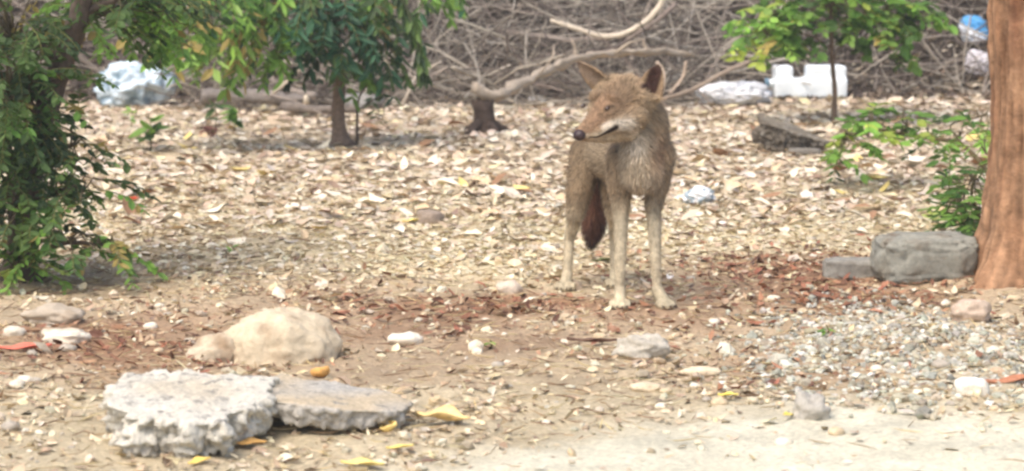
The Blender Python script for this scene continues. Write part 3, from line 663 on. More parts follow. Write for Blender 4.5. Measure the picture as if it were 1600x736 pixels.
# seedlings
def seedling(px, py, hpx, nl, pal, label, leaf=.07, spread=.8):
    g = ground(px, py); h = hpx / ppm(g); root = empty("seedling", g); tag(root, label, "seedling"); lv = Leaves()
    A = Acc(); A.tube([g, g + Vector((.01, 0, h * .5)), g + Vector((.0, 0, h * .9))], [.004, .003, .002], lin(112, 104, 66), 5); local(A.obj("stem", M_bark), root)
    for i in range(nl):
        a = R.uniform(0, 6.28); p = g + Vector((0, 0, h * R.uniform(.35, .9)))
        lv.leaf(p, Vector((math.cos(a) * spread, math.sin(a) * spread, R.uniform(-.5, .5))), Vector((0, -.4, 1)), leaf * R.uniform(.8, 1.2), .42, np.array(lin(*R.choice(pal))) * R.uniform(.8, 1.2))
    lv.build(root, "crown", nl)
seedling(235, 236, 60, 14, MIDG + DARKG, "small seedling with hanging leaves in front of the pale plastic bag", .12, .6)
seedling(205, 200, 30, 6, MIDG, "tiny seedling at the foot of the pale plastic bag", .06)
seedling(336, 202, 46, 8, DARKG, "dark leafed seedling before the grey log", .09, .5)
seedling(366, 206, 46, 14, MIDG + BRIG[:1], "green seedling before the cut end of the grey log", .09, .7)
seedling(332, 216, 16, 12, [(140, 92, 76), (120, 80, 64)], "low seedling of withered red-brown leaves among pale leaves", .08, 1.2)
seedling(180, 268, 22, 5, DARKG, "tiny dark seedling right of the leafy left tree", .06)
seedling(765, 545, 16, 4, MIDG, "tiny green sprout on the rusty earth by the little white stone", .025)
seedling(1290, 528, 24, 4, MIDG, "tiny green sprout on the edge of the gravel heap", .03)
seedling(362, 396, 12, 4, BRIG, "tiny bright sprout on the straw-coloured earth", .03)
seedling(1455, 352, 20, 7, YELG, "small yellow-green seedling behind the big concrete block", .06, 1.1)
# ------------------------------------------------------------------ big brown trunk on the right
YT = 9.42
root = empty("brown_tree", (1.87, YT, hz(1.87, YT))); tag(root, "thick reddish-brown tree trunk with furrowed bark beside the concrete block", "tree")
zs = np.concatenate([np.arange(-.08, 1.3, .016), np.arange(1.3, 3.4, .06)]); K = 96
cx = np.interp(zs, [0, .35, .6, 1.0, 2.0, 3.4], [1.84, 1.826, 1.832, 1.815, 1.77, 1.70]); rr = np.interp(zs, [-.1, .0, .06, .16, .35, .6, 1.0, 2, 3.4], [.36, .29, .25, .21, .182, .176, .187, .17, .12])
V = []; Cc = []
for z, x0, r0 in zip(zs, cx, rr):
    for j in range(K):
        t = 2 * math.pi * j / K; q = Vector((math.cos(t) * 2.6, math.sin(t) * 2.6, z * 2.6))
        wv = noise.noise(q * .8) * .8
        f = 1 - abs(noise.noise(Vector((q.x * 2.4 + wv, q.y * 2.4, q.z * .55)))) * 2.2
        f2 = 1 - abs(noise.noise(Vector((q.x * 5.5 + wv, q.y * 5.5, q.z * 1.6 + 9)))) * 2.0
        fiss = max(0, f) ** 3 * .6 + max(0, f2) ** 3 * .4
        lobes = .10 * math.exp(-max(z, 0) / .12) * math.sin(5 * t + 1)
        r = r0 * (1 + lobes + .05 * noise.noise(q * .7) - .13 * fiss + .04 * noise.noise(q * 7))
        V.append((x0 + r * math.cos(t), YT + r * math.sin(t), z + root.location.z))
        tone = .5 + .5 * noise.noise(q * 1.6 + Vector((3, 3, 0))) + .25 * noise.noise(q * 6)
        c = np.array(lin(154, 114, 84)) * (1 - tone * .5) + np.array(lin(196, 160, 126)) * tone * .6; pt = max(0, noise.noise(q * .9 + Vector((0, 7, 1))) - .05) * 1.6; c = c * (1 - pt) + np.array(lin(116, 76, 56)) * pt
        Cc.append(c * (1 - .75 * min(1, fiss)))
n = len(zs)
Fq = [(i * K + j, i * K + (j + 1) % K, (i + 1) * K + (j + 1) % K, (i + 1) * K + j) for i in range(n - 1) for j in range(K)]
M_bark2 = mat("furrowed_bark", rough=.95, nscale=22, namp=.45, bump=.012, bscale=38, spec=.08)
local(mesh_obj("trunk", np.array(V), Fq, M_bark2, None, np.array(Cc)), root)
tw = Acc(); lv = Leaves()
for end in ((1.1, 9.3, 4.4), (2.6, 9.9, 4.5), (1.7, 8.9, 4.7), (1.9, 10.6, 4.5)):
    e = Vector(end); a = Vector((1.73, YT, 3.25)); lp = smooth_line([a, (a + e) / 2 + Vector((0, 0, .15)), e], 5)
    A = Acc(); A.tube(lp, [.09 - .07 * i / 10 for i in range(11)], lin(150, 108, 78), 8); local(A.obj("limb", M_bark2), root)
    for _ in range(34):
        p = e + Vector((R.gauss(0, .35), R.gauss(0, .35), R.gauss(0, .22))); b = min(lp, key=lambda s_: (s_ - p).length)
        tw.tube([b, p], [.005, .003], lin(120, 96, 74), 3, False); lv.sprig(tw, p, p - b, 6, .2, .08, .45, MIDG, .4)
local(tw.obj("twigs", M_bark), root)["kind"] = "stuff"
lv.build(root, "crown", 0)

# ------------------------------------------------------------------ brush pile, stump and log
def branch(name, ctrl, r0, r1, color, label, cat="branch", k=9, per=6, forks=(), wob=.3):
    """ctrl: (px, py, Y) points"""
    pts = smooth_line([atY(*c) for c in ctrl], per); m = len(pts); root = empty(name, pts[0]); tag(root, label, cat)
    def stem(nm, pts, r0, r1, kk):
        m = len(pts); A = Acc(); A.tube(pts, [r0 + (r1 - r0) * i / (m - 1) for i in range(m)], lin(*color), kk)
        A.v[0] += np.array([[noise.noise(Vector(p) * 22 + Vector((i_ * 9, 0, 0))) * r0 * wob for i_ in range(3)] for p in A.v[0]])
        return local(A.obj(nm, M_wood), root)
    stem("limb", pts, r0, r1, k)
    for fc, f0, f1 in forks: stem("side_branch", smooth_line([atY(*c) for c in fc], 4), f0, f1, 6)
    return root
branch("dead_branch", [(738, 136, 15.45), (772, 150, 15.5), (800, 140, 15.7), (850, 113, 16.1), (905, 90, 16.5), (960, 84, 16.8), (1030, 80, 17.1), (1080, 84, 17.3)], .036, .017, (162, 148, 130),
       "thick pale bent branch resting on the dark stump", wob=.75, forks=[([(840, 118, 16.0), (862, 92, 16.0), (866, 70, 16.05)], .010, .004), ([(960, 84, 16.8), (985, 66, 16.8), (1004, 62, 16.85)], .012, .005), ([(896, 92, 16.5), (900, 78, 16.5), (893, 62, 16.5)], .013, .007), ([(1010, 80, 17), (1004, 60, 17)], .012, .006)])
branch("dead_branch", [(860, 32, 17.3), (905, 46, 17.3), (935, 56, 17.3), (968, 55, 17.3), (1000, 40, 17.3), (1026, 16, 17.3), (1040, -10, 17.3)], .014, .02, (206, 192, 170), "pale barkless curved branch high in the brush pile")
branch("dead_branch", [(1036, 154, 16.9), (1080, 141, 17.0), (1130, 114, 17.1), (1172, 96, 17.2)], .013, .015, (150, 134, 118), "straight tan stick poking out of the brush behind the coyote")
branch("dead_branch", [(1026, 96, 16.9), (1036, 112, 16.9), (1036, 134, 16.9), (1026, 160, 16.9)], .011, .009, (206, 186, 164), "short pale upright curved twig behind the coyote's ear")
branch("dead_branch", [(1072, 96, 17), (1066, 122, 17), (1046, 146, 16.95)], .009, .009, (186, 166, 146), "thin bowed twig right of the coyote's ear")
branch("log", [(318, 150, 16.75), (380, 148, 16.7), (430, 154, 16.65), (478, 157, 16.6)], .042, .036, (122, 114, 106), "thick grey log with a pale cut end lying before the brush", "log", 14, wob=.5)
branch("log", [(440, 166, 16.4), (500, 172, 16.3), (560, 170, 16.3)], .03, .022, (116, 106, 96), "dark weathered limb on the ground beside the slender trunk", "log", 10, wob=.5)
branch("dead_branch", [(426, 146, 16.4), (455, 122, 16.4), (480, 95, 16.4), (496, 72, 16.4)], .012, .008, (190, 176, 154), "slim pale branch leaning up from the grey log")
branch("dead_branch", [(628, 166, 16.6), (640, 140, 16.6), (652, 118, 16.7), (690, 96, 16.8)], .01, .007, (176, 164, 146), "thin pale twig leaning up behind the slender trunk", forks=[([(650, 122, 16.7), (620, 108, 16.7), (596, 90, 16.7)], .008, .005)])
branch("dead_branch", [(706, 30, 17.4), (745, 42, 17.4), (790, 60, 17.4)], .009, .008, (160, 152, 136), "grey-green twig slanting across the upper brush pile")
lg = [o for o in bpy.data.objects if o.name == "log"][0]; V, F = tube([atY(477, 157, 16.6), atY(481, 157.3, 16.595)], [.034, .033], 14)
local(mesh_obj("cut_end", V, F, M_wood, None, np.array(lin(206, 190, 164)) * np.ones((len(V), 3))), lg)
# stump
g = ground(757, 206); root = empty("stump", g); tag(root, "short dark rotten stump holding up the pale bent branch", "stump")
h_ = .17; A = Acc(); pts = [g + Vector((0, 0, -.03)), g + Vector((0, 0, .015)), g + Vector((.0, 0, .06)), g + Vector((.0, 0, .12)), g + Vector((-.01, 0, h_))]
A.tube(pts, [.095, .075, .055, .05, .058], lin(74, 62, 54), 18); A.v[0] += np.array([[noise.noise(Vector(p) * 16 + Vector((i_ * 9, 0, 0))) * .034 for i_ in range(3)] for p in A.v[0]])
local(A.obj("trunk", M_bark), root)
for a_ in (.4, 2.4, 4.0, 5.3):
    A = Acc(); d = Vector((math.cos(a_), math.sin(a_), 0)); A.tube([g + d * .04 + Vector((0, 0, .05)), g + d * .1 + Vector((0, 0, .02)), g + d * .17 - Vector((0, 0, .01))], [.03, .022, .01], lin(74, 62, 54), 7)
    local(A.obj("root_flare", M_bark), root)
# tangled twigs: the larger ones singly, the rest as one mass
BR = [(144, 135, 122), (168, 158, 142), (116, 106, 96), (150, 138, 126), (90, 81, 74), (186, 177, 162), (126, 113, 103)]
def twig_pts(x, y, z, L, yaw, slope, bend, m):
    d = Vector((math.cos(yaw), math.sin(yaw) * .55, math.tan(slope))).normalized(); p = Vector((x, y, z)) - d * (L / 2); out = [p.copy()]
    sd_ = Vector((R.gauss(0, 1), R.gauss(0, .4), R.gauss(0, 1))) * bend
    for i in range(m):
        d = (d + sd_ / m + Vector((R.gauss(0, .09), R.gauss(0, .09), R.gauss(0, .09)))).normalized(); p = p + d * (L / m)
        fl = hz(p.x, p.y) + .01
        if p.z < fl: p.z = fl; d.z = abs(d.z) * .3
        out.append(p.copy())
    return out
def brush_spot():
    while True:
        x = R.uniform(-4.3, 4.4); yb = 17.05 + .2 * math.sin(1.7 * x + 1) + 1.0 * float(sst((x - 1.0) / .4)) + .7 * float(sst((-1.9 - x) / .3))
        y = yb + R.random() ** 1.2 * 2.0
        dens_ = 1.0 if -2.3 < x < 1.8 else .6
        if R.random() < dens_: break
    top = min(.75, .15 + 1.1 * (y - yb))
    return x, y, hz(x, y) + R.random() * top + .01
A = Acc()
for _ in range(3600):
    x, y, z = brush_spot(); L = R.uniform(.25, 1.3)
    pts = twig_pts(x, y, z, L, R.choice([0, math.pi]) + R.gauss(0, .9), R.gauss(.1, .6), R.gauss(0, 1.0), 6); r = R.choice([.002, .003, .004, .006, .008])
    A.tube(pts, [r * (1 - .6 * i / 6) for i in range(7)], np.array(lin(*R.choice(BR))) * R.uniform(.7, 1.15), 4, False)
tag(A.obj("brush_twigs", M_wood), "tangled mass of fine grey-brown dead twigs behind the coyote", "brush", kind="stuff")
for i in range(210):
    x, y, z = brush_spot(); L = R.uniform(.5, 1.6); m = 8
    if i % 3 == 0: y += .0; z = hz(x, y) + R.uniform(.05, .5)
    pts = twig_pts(x, y, z, L, R.choice([0, math.pi]) + R.gauss(0, .7), R.gauss(.1, .5), R.gauss(0, .7), m); r = R.choice([.006, .008, .010, .013, .017, .024])
    A = Acc(); c = R.choice(BR); A.tube(pts, [r * (1 - .6 * q / m) for q in range(m + 1)], np.array(lin(*c)) * R.uniform(.75, 1.1), 6)
    tone = "light" if sum(c) > 440 else "dark"
    mid = pts[m // 2]; wh = beside(*project(mid.x, mid.y, mid.z), TWIG_MARKS); e_ = pts[-1] - pts[0]; e_ = e_ if e_.x > 0 else -e_
    sl = "rising" if e_.z > .3 * abs(e_.x) else ("falling" if e_.z < -.3 * abs(e_.x) else "nearly level"); th = "stout" if r > .0125 else "thin"
    tag(A.obj("dead_twig", M_wood), f"{th} {sl} {tone} dead branch in the brush {wh}", "branch", f"{th} {sl} {tone} branches {wh}")
# dead leaves caught under and in the brush, coloured darker to imitate its shaded gaps
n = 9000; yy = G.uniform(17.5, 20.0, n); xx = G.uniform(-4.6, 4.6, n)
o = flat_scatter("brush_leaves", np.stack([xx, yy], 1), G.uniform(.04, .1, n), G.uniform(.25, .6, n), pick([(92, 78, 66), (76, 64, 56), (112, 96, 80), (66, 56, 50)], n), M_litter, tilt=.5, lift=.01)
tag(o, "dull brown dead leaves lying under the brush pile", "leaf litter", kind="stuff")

# ------------------------------------------------------------------ the coyote
gc = ground(1000, 480); CO = Vector((gc.x, gc.y, hz(gc.x, gc.y)))
TANF, GREY, PALEF, WHITE, RUFF = lin(154, 130, 100), lin(140, 122, 98), lin(174, 154, 126), lin(216, 204, 190), lin(156, 120, 90)
LEGF, TAILF, BLACK, DARKE = lin(198, 183, 154), lin(124, 80, 58), lin(44, 30, 28), lin(92, 60, 50)
def IP(px, py, dy): return atY(px, py, CO.y + dy) - CO                 # photo point at a depth in the animal's own frame
S = IP(974, 150, -.03); Nn = IP(907, 211, -.165); f_ = (Nn - S); fl_ = f_.length; fh = f_.normalized()
lat = Vector((-fh.y, fh.x, 0)).normalized(); upv = fh.cross(lat).normalized()
def HP(a, b, c): return S + f_ * a + lat * b + upv * c
bones = [  # from, to, radius from, radius to, colour, fur length
    (IP(909, 209, -.16), IP(925, 196, -.135), .023, .031, RUFF, .006), (IP(925, 196, -.135), IP(948, 178, -.10), .032, .046, RUFF, .009), (IP(948, 178, -.10), IP(968, 158, -.05), .049, .060, RUFF, .012), (IP(968, 158, -.05), IP(980, 147, -.02), .061, .062, TANF, .014),
    (IP(950, 152, -.01), IP(958, 142, .02), .048, .050, TANF, .014), (IP(996, 150, -.05), IP(1000, 156, -.02), .047, .053, TANF, .014),
    (IP(918, 206, -.135), IP(936, 190, -.09), .022, .034, PALEF, .008), (IP(936, 190, -.09), IP(944, 172, -.03), .036, .046, PALEF, .016),
    (IP(930, 206, -.148), IP(962, 193, -.12), .020, .034, PALEF, .008), (IP(962, 193, -.12), IP(990, 183, -.08), .034, .041, TANF, .016),
    (IP(918, 216, -.148), IP(950, 214, -.125), .0125, .018, PALEF, .006), (IP(950, 214, -.125), IP(980, 204, -.08), .017, .029, PALEF, .010),
    (IP(990, 155, -.01), Vector((.008, .05, .61)), .062, .080, TANF, .020), (Vector((.004, .05, .60)), Vector((.008, .08, .52)), .082, .092, TANF, .022),
    (Vector((-.015, -.015, .585)), Vector((.0, -.005, .46)), .052, .068, PALEF, .022),
    (Vector((.005, .09, .53)), Vector((.004, .10, .465)), .090, .094, GREY, .020), (Vector((.004, .12, .48)), Vector((-.065, .30, .465)), .094, .080, GREY, .018), (Vector((-.065, .30, .465)), Vector((-.13, .45, .475)), .079, .068, GREY, .016),
    (Vector((-.064, .04, .49)), Vector((-.066, .06, .40)), .050, .043, TANF, .012), (Vector((.066, .05, .50)), Vector((.056, .065, .40)), .052, .043, TANF, .012),
    (Vector((-.066, .065, .42)), Vector((-.062, .06, .33)), .042, .032, TANF, .010), (Vector((-.062, .06, .33)), Vector((-.066, .010, .165)), .028, .0195, LEGF, .007), (Vector((-.066, .006, .165)), Vector((-.067, .006, .055)), .0205, .0150, LEGF, .006), (Vector((-.067, .004, .055)), Vector((-.068, -.022, .024)), .021, .022, LEGF, .004),
    (Vector((.060, .07, .42)), Vector((.046, .065, .33)), .041, .031, TANF, .010), (Vector((.046, .065, .33)), Vector((.050, .013, .165)), .027, .019, LEGF, .007), (Vector((.050, .009, .165)), Vector((.058, .008, .055)), .020, .0150, LEGF, .006), (Vector((.058, .006, .055)), Vector((.076, -.020, .024)), .021, .022, LEGF, .004),
    (Vector((-.165, .43, .47)), Vector((-.190, .39, .36)), .060, .045, TANF, .014), (Vector((-.190, .39, .36)), Vector((-.205, .39, .27)), .048, .034, TANF, .014), (Vector((-.205, .39, .27)), Vector((-.225, .46, .17)), .029, .019, LEGF, .008), (Vector((-.225, .46, .17)), Vector((-.234, .41, .05)), .019, .016, LEGF, .006), (Vector((-.234, .41, .05)), Vector((-.24, .38, .023)), .020, .021, LEGF, .004),
    (Vector((-.09, .45, .47)), Vector((-.075, .41, .36)), .058, .045, TANF, .014), (Vector((-.075, .41, .36)), Vector((-.068, .41, .27)), .048, .034, TANF, .014), (Vector((-.068, .41, .27)), Vector((-.066, .52, .17)), .029, .019, LEGF, .008), (Vector((-.066, .52, .17)), Vector((-.066, .48, .05)), .019, .016, LEGF, .006), (Vector((-.066, .48, .05)), Vector((-.066, .45, .023)), .020, .021, LEGF, .004),
    (Vector((-.135, .50, .50)), Vector((-.125, .57, .42)), .028, .030, GREY, .026), (Vector((-.125, .57, .42)), Vector((-.128, .60, .30)), .036, .043, TAILF, .028), (Vector((-.128, .60, .30)), Vector((-.136, .595, .20)), .043, .038, TAILF, .028), (Vector((-.136, .595, .20)), Vector((-.142, .59, .145)), .034, .016, BLACK, .020),
]
bm = bmesh.new()
def ball(c, r, sc=(1, 1, 1)):
    rr_ = bmesh.ops.create_icosphere(bm, subdivisions=2, radius=1)
    bmesh.ops.transform(bm, matrix=Matrix.Translation(c) @ Matrix.Diagonal((r * sc[0], r * sc[1], r * sc[2], 1)), verts=rr_['verts'])
for a, b, r0, r1, c, fl in bones:
    m = max(3, int((b - a).length / (min(r0, r1) * .35)) + 1)
    for i in range(m + 1): t = i / m; ball(a.lerp(b, t), r0 + (r1 - r0) * t)
# toes
paws = [(Vector((-.068, -.022, .0)), Vector((-.05, -1, 0))), (Vector((.076, -.020, .0)), Vector((.55, -.8, 0))), (Vector((-.24, .38, 0)), Vector((-.15, -1, 0))), (Vector((-.066, .45, 0)), Vector((0, -1, 0)))]
toe_tips = []
for p, d in paws:
    d = d.normalized(); s_ = Vector((-d.y, d.x, 0))
    for o_, fw in ((-.025, .020), (-.009, .035), (.009, .035), (.025, .020)):
        c = p + s_ * o_ + d * fw + Vector((0, 0, .0125)); ball(c, .0125, (1, 1, 1)); ball(c - d * .012 + Vector((0, 0, .006)), .013); toe_tips.append((c + d * .010, d))
    ball(p - d * .01 + Vector((0, 0, .014)), .020)
# brow ridge and stop
ball(IP(957, 155, -.11), .020); ball(IP(932, 152, -.055), .020)
# ears: cupped shells with a rim
ear_pts = []
def ear(base, axis_, face, wd, L):
    ax = axis_.normalized(); fc = (face - ax * face.dot(ax)).normalized(); sd_ = ax.cross(fc).normalized(); nu, nv = 10, 8; ring = []
    for layer in (0, 1):
        for i in range(nu + 1):
            s = i / nu; wv = wd * (1 - s ** 1.7) * (.82 + .45 * s) + .004
            for j in range(nv + 1):
                t = j / nv * 2 - 1
                ring.append(base + ax * (s * L) + sd_ * (t * wv) + fc * (-.020 * (1 - t * t) * (1 - s * .7) - .013 * layer * (1 - .3 * s)))
    vs = [bm.verts.new(p) for p in ring]; W = nv + 1; H_ = (nu + 1) * W
    for i in range(nu):
        for j in range(nv):
            a = i * W + j; bm.faces.new((vs[a], vs[a + 1], vs[a + W + 1], vs[a + W])); bm.faces.new((vs[H_ + a], vs[H_ + a + W], vs[H_ + a + W + 1], vs[H_ + a + 1]))
    for i in range(nu):
        for j in (0, nv):
            a = i * W + j; q = (vs[a], vs[a + W], vs[H_ + a + W], vs[H_ + a]); bm.faces.new(q if j == 0 else q[::-1])
    for j in range(nv):
        for i in (0, nu):
            a = i * W + j; q = (vs[a], vs[a + 1], vs[H_ + a + 1], vs[H_ + a]); bm.faces.new(q[::-1] if i == 0 else q)
    ear_pts.append((base, ax, fc, sd_, L, wd))
e0 = IP(1010, 150, -.075); e1 = IP(1028, 100, -.05); ear(e0, e1 - e0, Vector((-.45, -.88, .1)), .050, (e1 - e0).length)
e0 = IP(940, 136, .0); e1 = IP(901, 98, .03); ear(e0, e1 - e0, Vector((-.55, -.80, -.35)), .040, (e1 - e0).length)
bmesh.ops.recalc_face_normals(bm, faces=bm.faces)
me = remeshed(bm, .0042, 5)
V = np.array([v_.co[:] for v_ in me.vertices]); NV = np.array([v_.normal[:] for v_ in me.vertices]); FV = [tuple(p.vertices) for p in me.polygons]
# colours and fur flow from the nearest bones
D = np.zeros((len(V), len(bones))); 
for i, (a, b, r0, r1, c, fl) in enumerate(bones):
    a_, b_ = np.array(a), np.array(b); ab = b_ - a_; t = np.clip(((V - a_) @ ab) / (ab @ ab), 0, 1)
    D[:, i] = np.linalg.norm(V - a_ - t[:, None] * ab, axis=1) - (r0 + (r1 - r0) * t)
Wt = np.exp(-(D - D.min(1, keepdims=True)) / .012); Wt /= Wt.sum(1, keepdims=True)
CV = Wt @ np.array([b[4] for b in bones]); FLEN = Wt @ np.array([b[5] for b in bones]); FLOW = Wt @ np.array([np.array((b[1] - b[0]).normalized()) for b in bones])
Lc = V - np.array(S); HA = Lc @ np.array(fh) / fl_; HB = Lc @ np.array(lat); HC = Lc @ np.array(upv)      # head coordinates
def blend(wt, c): 
    global CV
    wt = np.clip(wt, 0, 1)[:, None]; CV = CV * (1 - wt) + np.array(c) * wt
def gz(a, b, c, sa, sb, sc): return np.exp(-((HA - a) / sa) ** 2 - ((HB - b) / sb) ** 2 - ((HC - c) / sc) ** 2)
headm = (HA > -.35) & (V[:, 2] > .56)
n_lo = np.array([noise.noise(Vector(p) * 17) for p in V]); n_hi = np.array([noise.noise(Vector(p) * 60) + .8 * noise.noise(Vector((p[0] * 34, p[1] * 34, p[2] * 20))) for p in V])
# grizzled back and neck sides, pale chest, white throat
blend((V[:, 1] > .0) * sst((V[:, 2] - .46) / .12) * (V[:, 1] < .5) * (.35 + .6 * n_lo) * ~headm, lin(104, 88, 72))
blend(.6 * np.exp(-((V[:, 0] + .02) / .03) ** 2 - ((V[:, 2] - .545) / .04) ** 2) * (V[:, 1] < .06), WHITE)
blend(.55 * np.exp(-((V[:, 0] - .01) / .05) ** 2 - ((V[:, 2] - .40) / .05) ** 2) * (V[:, 1] < .08), lin(206, 186, 164))
blend(.6 * np.exp(-((V[:, 0] - .05) / .03) ** 2 - ((V[:, 2] - .52) / .07) ** 2) * (V[:, 1] < .04), lin(168, 122, 84))
pu, pv = project(V[:, 0] + CO.x, V[:, 1] + CO.y, V[:, 2] + CO.z)
def surf(px, py):                                                               # near-side surface point under a photo point
    m_ = np.hypot(pu - px, pv - py) < 4.5; i_ = np.where(m_)[0]; return V[i_[np.argmin(V[i_, 1])]]
def mirror(p): p = Vector(p); return np.array(p - lat * (2 * (p - S - lat * -.012).dot(lat)))
def near_line(pts):
    d_ = np.full(len(V), 9.); w_ = np.zeros(len(V)); m = len(pts) - 1
    for i_ in range(m):
        a_, b_ = np.array(pts[i_]), np.array(pts[i_ + 1]); ab = b_ - a_; t = np.clip(((V - a_) @ ab) / (ab @ ab), 0, 1); q = np.linalg.norm(V - a_ - t[:, None] * ab, axis=1)
        w_ = np.where(q < d_, (i_ + t) / m, w_); d_ = np.minimum(q, d_)
    return d_, w_
def both(pts, c, rad0, rad1, amt):
    pp = [surf(*p) for p in pts]
    for line in (pp, [mirror(p) for p in pp]):
        d_, w_ = near_line(line); blend(amt * sst(1.5 - d_ / (rad0 + (rad1 - rad0) * w_)), c)
both([(982, 196), (992, 205)], lin(188, 168, 148), .026, .02, .7)
both([(948, 196), (966, 192), (984, 200)], WHITE, .014, .019, .9)
both([(920, 215), (935, 216), (948, 211)], lin(214, 198, 176), .008, .010, .9)
both([(924, 200), (940, 185)], lin(160, 122, 92), .016, .018, .4)
both([(944, 168), (951, 164), (959, 163)], lin(52, 38, 32), .007, .008, .95)
both([(940, 176), (960, 172), (980, 172)], lin(150, 122, 92), .010, .014, .5)
both([(922, 219.5), (936, 217.5), (950, 211), (966, 202)], BLACK, .0020, .0095, 1.0)
blend(.5 * np.exp(-(np.linalg.norm(V - surf(965, 140), axis=1) / .06) ** 2), lin(128, 106, 82))
for k_, (base, ax, fc, sd_, L_, wd) in enumerate(ear_pts):
    rel = V - np.array(base); s = rel @ np.array(ax) / L_; t = rel @ np.array(sd_); q = rel @ np.array(fc)
    m_ = (s > .12) & (s < 1.1) & (np.abs(t) < .05) & (np.abs(q) < .06)
    inner = m_ * (NV @ np.array(fc) > .15) * sst((.030 - np.abs(t)) / .012)
    blend(m_ * .7, lin(150, 122, 92)); blend(inner * (1.0 if k_ == 0 else .7), lin(70, 46, 40) if k_ == 0 else lin(150, 130, 116)); blend(m_ * sst((s - .82) / .15) * .5, lin(96, 72, 58))
    FLEN = np.where(m_, .006, FLEN); FLOW = np.where(m_[:, None], np.array(ax), FLOW)
# shade painted down the right foreleg's right edge, pale toes
blend((V[:, 2] < .34) * (V[:, 2] > .08) * (V[:, 1] < .12) * np.exp(-((V[:, 0] - .079) / .010) ** 2) * .6, lin(96, 74, 58))
blend((V[:, 2] < .05) * .5, lin(206, 192, 160))
CV = np.clip(grey(CV, .80) * np.array([1.02, 1.0, .92]) * (1 + .24 * n_lo + .17 * n_hi)[:, None], 0, 1)
for pts_, rad_ in (([(944, 167), (951, 165), (958, 164)], .012), ([(922, 219.5), (936, 217.5), (950, 211), (966, 202)], .009)):
    pp = [surf(*p) for p in pts_]
    for line in (pp, [mirror(p) for p in pp]): FLEN = FLEN * (.12 + .88 * sst(near_line(line)[0] / rad_ - .6))
M_fur = mat("fur_skin", rough=.9, nscale=160, namp=.22, bump=.004, bscale=220, spec=.1)
M_hair = mat("fur_hair", rough=.75, nscale=120, namp=.15, spec=.2)
coy = empty("coyote", CO); tag(coy, "tan and grey coyote standing on the leaf litter, head turned aside", "coyote")
body = mesh_obj("body", V, FV, M_fur, coy, CV)
# fur: short tapered hairs lying along the coat
a3 = np.array([f[:3] for f in FV]); ar = np.linalg.norm(np.cross(V[a3[:, 1]] - V[a3[:, 0]], V[a3[:, 2]] - V[a3[:, 0]]), axis=1)
nh = 110000; fi = G.choice(len(FV), nh, p=ar / ar.sum()); quad = np.array([f if len(f) == 4 else (*f, f[2]) for f in FV])[fi]
bw = G.dirichlet((1, 1, 1, 1), nh); pos = (V[quad] * bw[..., None]).sum(1); nrm = (NV[quad] * bw[..., None]).sum(1); cl = (CV[quad] * bw[..., None]).sum(1)
ln = (FLEN[quad] * bw).sum(1) * G.uniform(.6, 1.7, nh); flw = (FLOW[quad] * bw[..., None]).sum(1)
flw -= nrm * (flw * nrm).sum(1, keepdims=True); flw /= np.linalg.norm(flw, axis=1, keepdims=True) + 1e-6
dr = flw * .9 + nrm * .52 + G.normal(0, .24, (nh, 3)); dr[:, 2] -= .12; dr /= np.linalg.norm(dr, axis=1, keepdims=True)
sdv = np.cross(dr, nrm); sdv /= np.linalg.norm(sdv, axis=1, keepdims=True) + 1e-6
wd = (.0010 + ln * .035)[:, None]
HV = np.stack([pos - sdv * wd - nrm * .001, pos + sdv * wd - nrm * .001, pos + dr * ln[:, None]], 1)
tint = G.choice([.6, .84, 1.0, 1.16, 1.38], nh, p=[.18, .2, .27, .2, .15])[:, None]
HC_ = np.repeat(np.clip(cl * tint, 0, 1), 3, 0)
fur = mesh_obj("fur", HV.reshape(-1, 3), np.arange(nh * 3).reshape(-1, 3), M_hair, coy, HC_, smooth=False); fur["kind"] = "stuff"
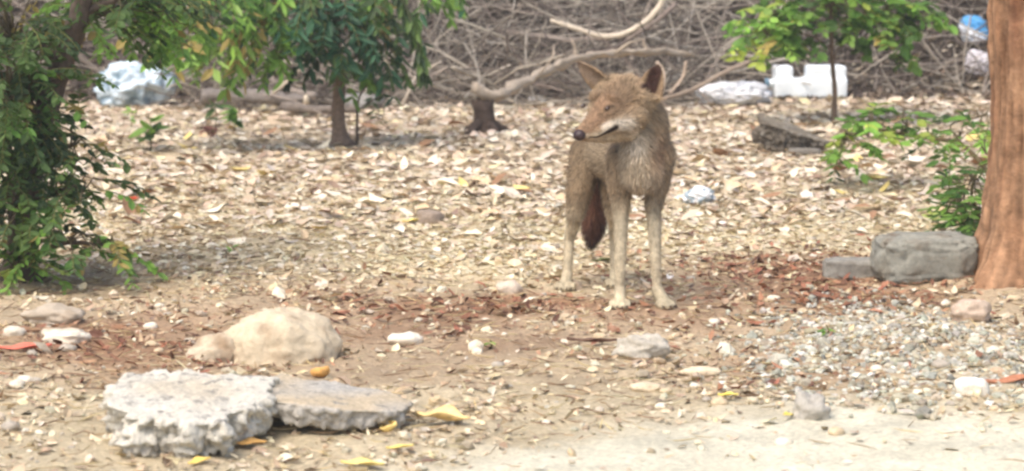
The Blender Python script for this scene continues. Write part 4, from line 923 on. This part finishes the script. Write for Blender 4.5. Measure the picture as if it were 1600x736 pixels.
# nose, eyes, claws
M_nose = mat("nose_skin", base=lin(52, 36, 36), rough=.45, nscale=200, namp=.2, spec=.4)
Vn, Fn = lump(3, (.0155, .0175, .0140), 2, .06); 
Mh = Matrix((tuple(fh) + (0,), tuple(lat) + (0,), tuple(upv) + (0,), (0, 0, 0, 1))).transposed()
def head_obj(name, Vx, Fx, mt, at):
    o = mesh_obj(name, Vx, Fx, mt, coy); o.matrix_basis = Matrix.Translation(at) @ Mh; return o
head_obj("nose", Vn * 1.25, Fn, M_nose, IP(905, 211, -.178))
M_eye = mat("eye", base=lin(60, 40, 24), rough=.12, nscale=50, namp=.1, spec=.6)
for q in (surf(951, 165), mirror(surf(951, 165))): head_obj("eye", ICO[3][0] * np.array((.0100, .0070, .0062)), ICO[3][1], M_eye, Vector(q) + (Vector(q) - IP(958, 163, -.05)).normalized() * .002)
M_claw = mat("claw", base=lin(70, 56, 48), rough=.5, nscale=80, namp=.1)
Vc, Fc = tube([(0, 0, 0), (.006, 0, -.001), (.012, 0, -.005)], [.0028, .0022, .0006], 6)
for p, d in toe_tips:
    o = mesh_obj("claw", Vc, Fc, M_claw, coy); o.location = p; o.rotation_euler = (0, 0, math.atan2(d.y, d.x))

# ------------------------------------------------------------------ thin veil volume, added to imitate lens glare
hb = bmesh.new(); bmesh.ops.create_cube(hb, size=1); bmesh.ops.scale(hb, vec=(2400, 2400, 8.4), verts=hb.verts); bmesh.ops.translate(hb, vec=(0, 0, 3.0), verts=hb.verts)
hm = bpy.data.meshes.new("added_veil"); hb.to_mesh(hm); hb.free(); ho = bpy.data.objects.new("added_veil", hm); col.objects.link(ho)
mh = bpy.data.materials.new("glare_veil"); mh.use_nodes = True; mh.node_tree.nodes.clear()
pv_ = mh.node_tree.nodes.new("ShaderNodeVolumePrincipled"); pv_.inputs["Color"].default_value = (.93, .92, .9, 1); pv_.inputs["Density"].default_value = .0022; pv_.inputs["Anisotropy"].default_value = 0.0
mo = mh.node_tree.nodes.new("ShaderNodeOutputMaterial"); mh.node_tree.links.new(pv_.outputs[0], mo.inputs["Volume"]); hm.materials.append(mh)
tag(ho, "thin pale veil added over the scene to imitate lens glare", "added_veil", kind="stuff")
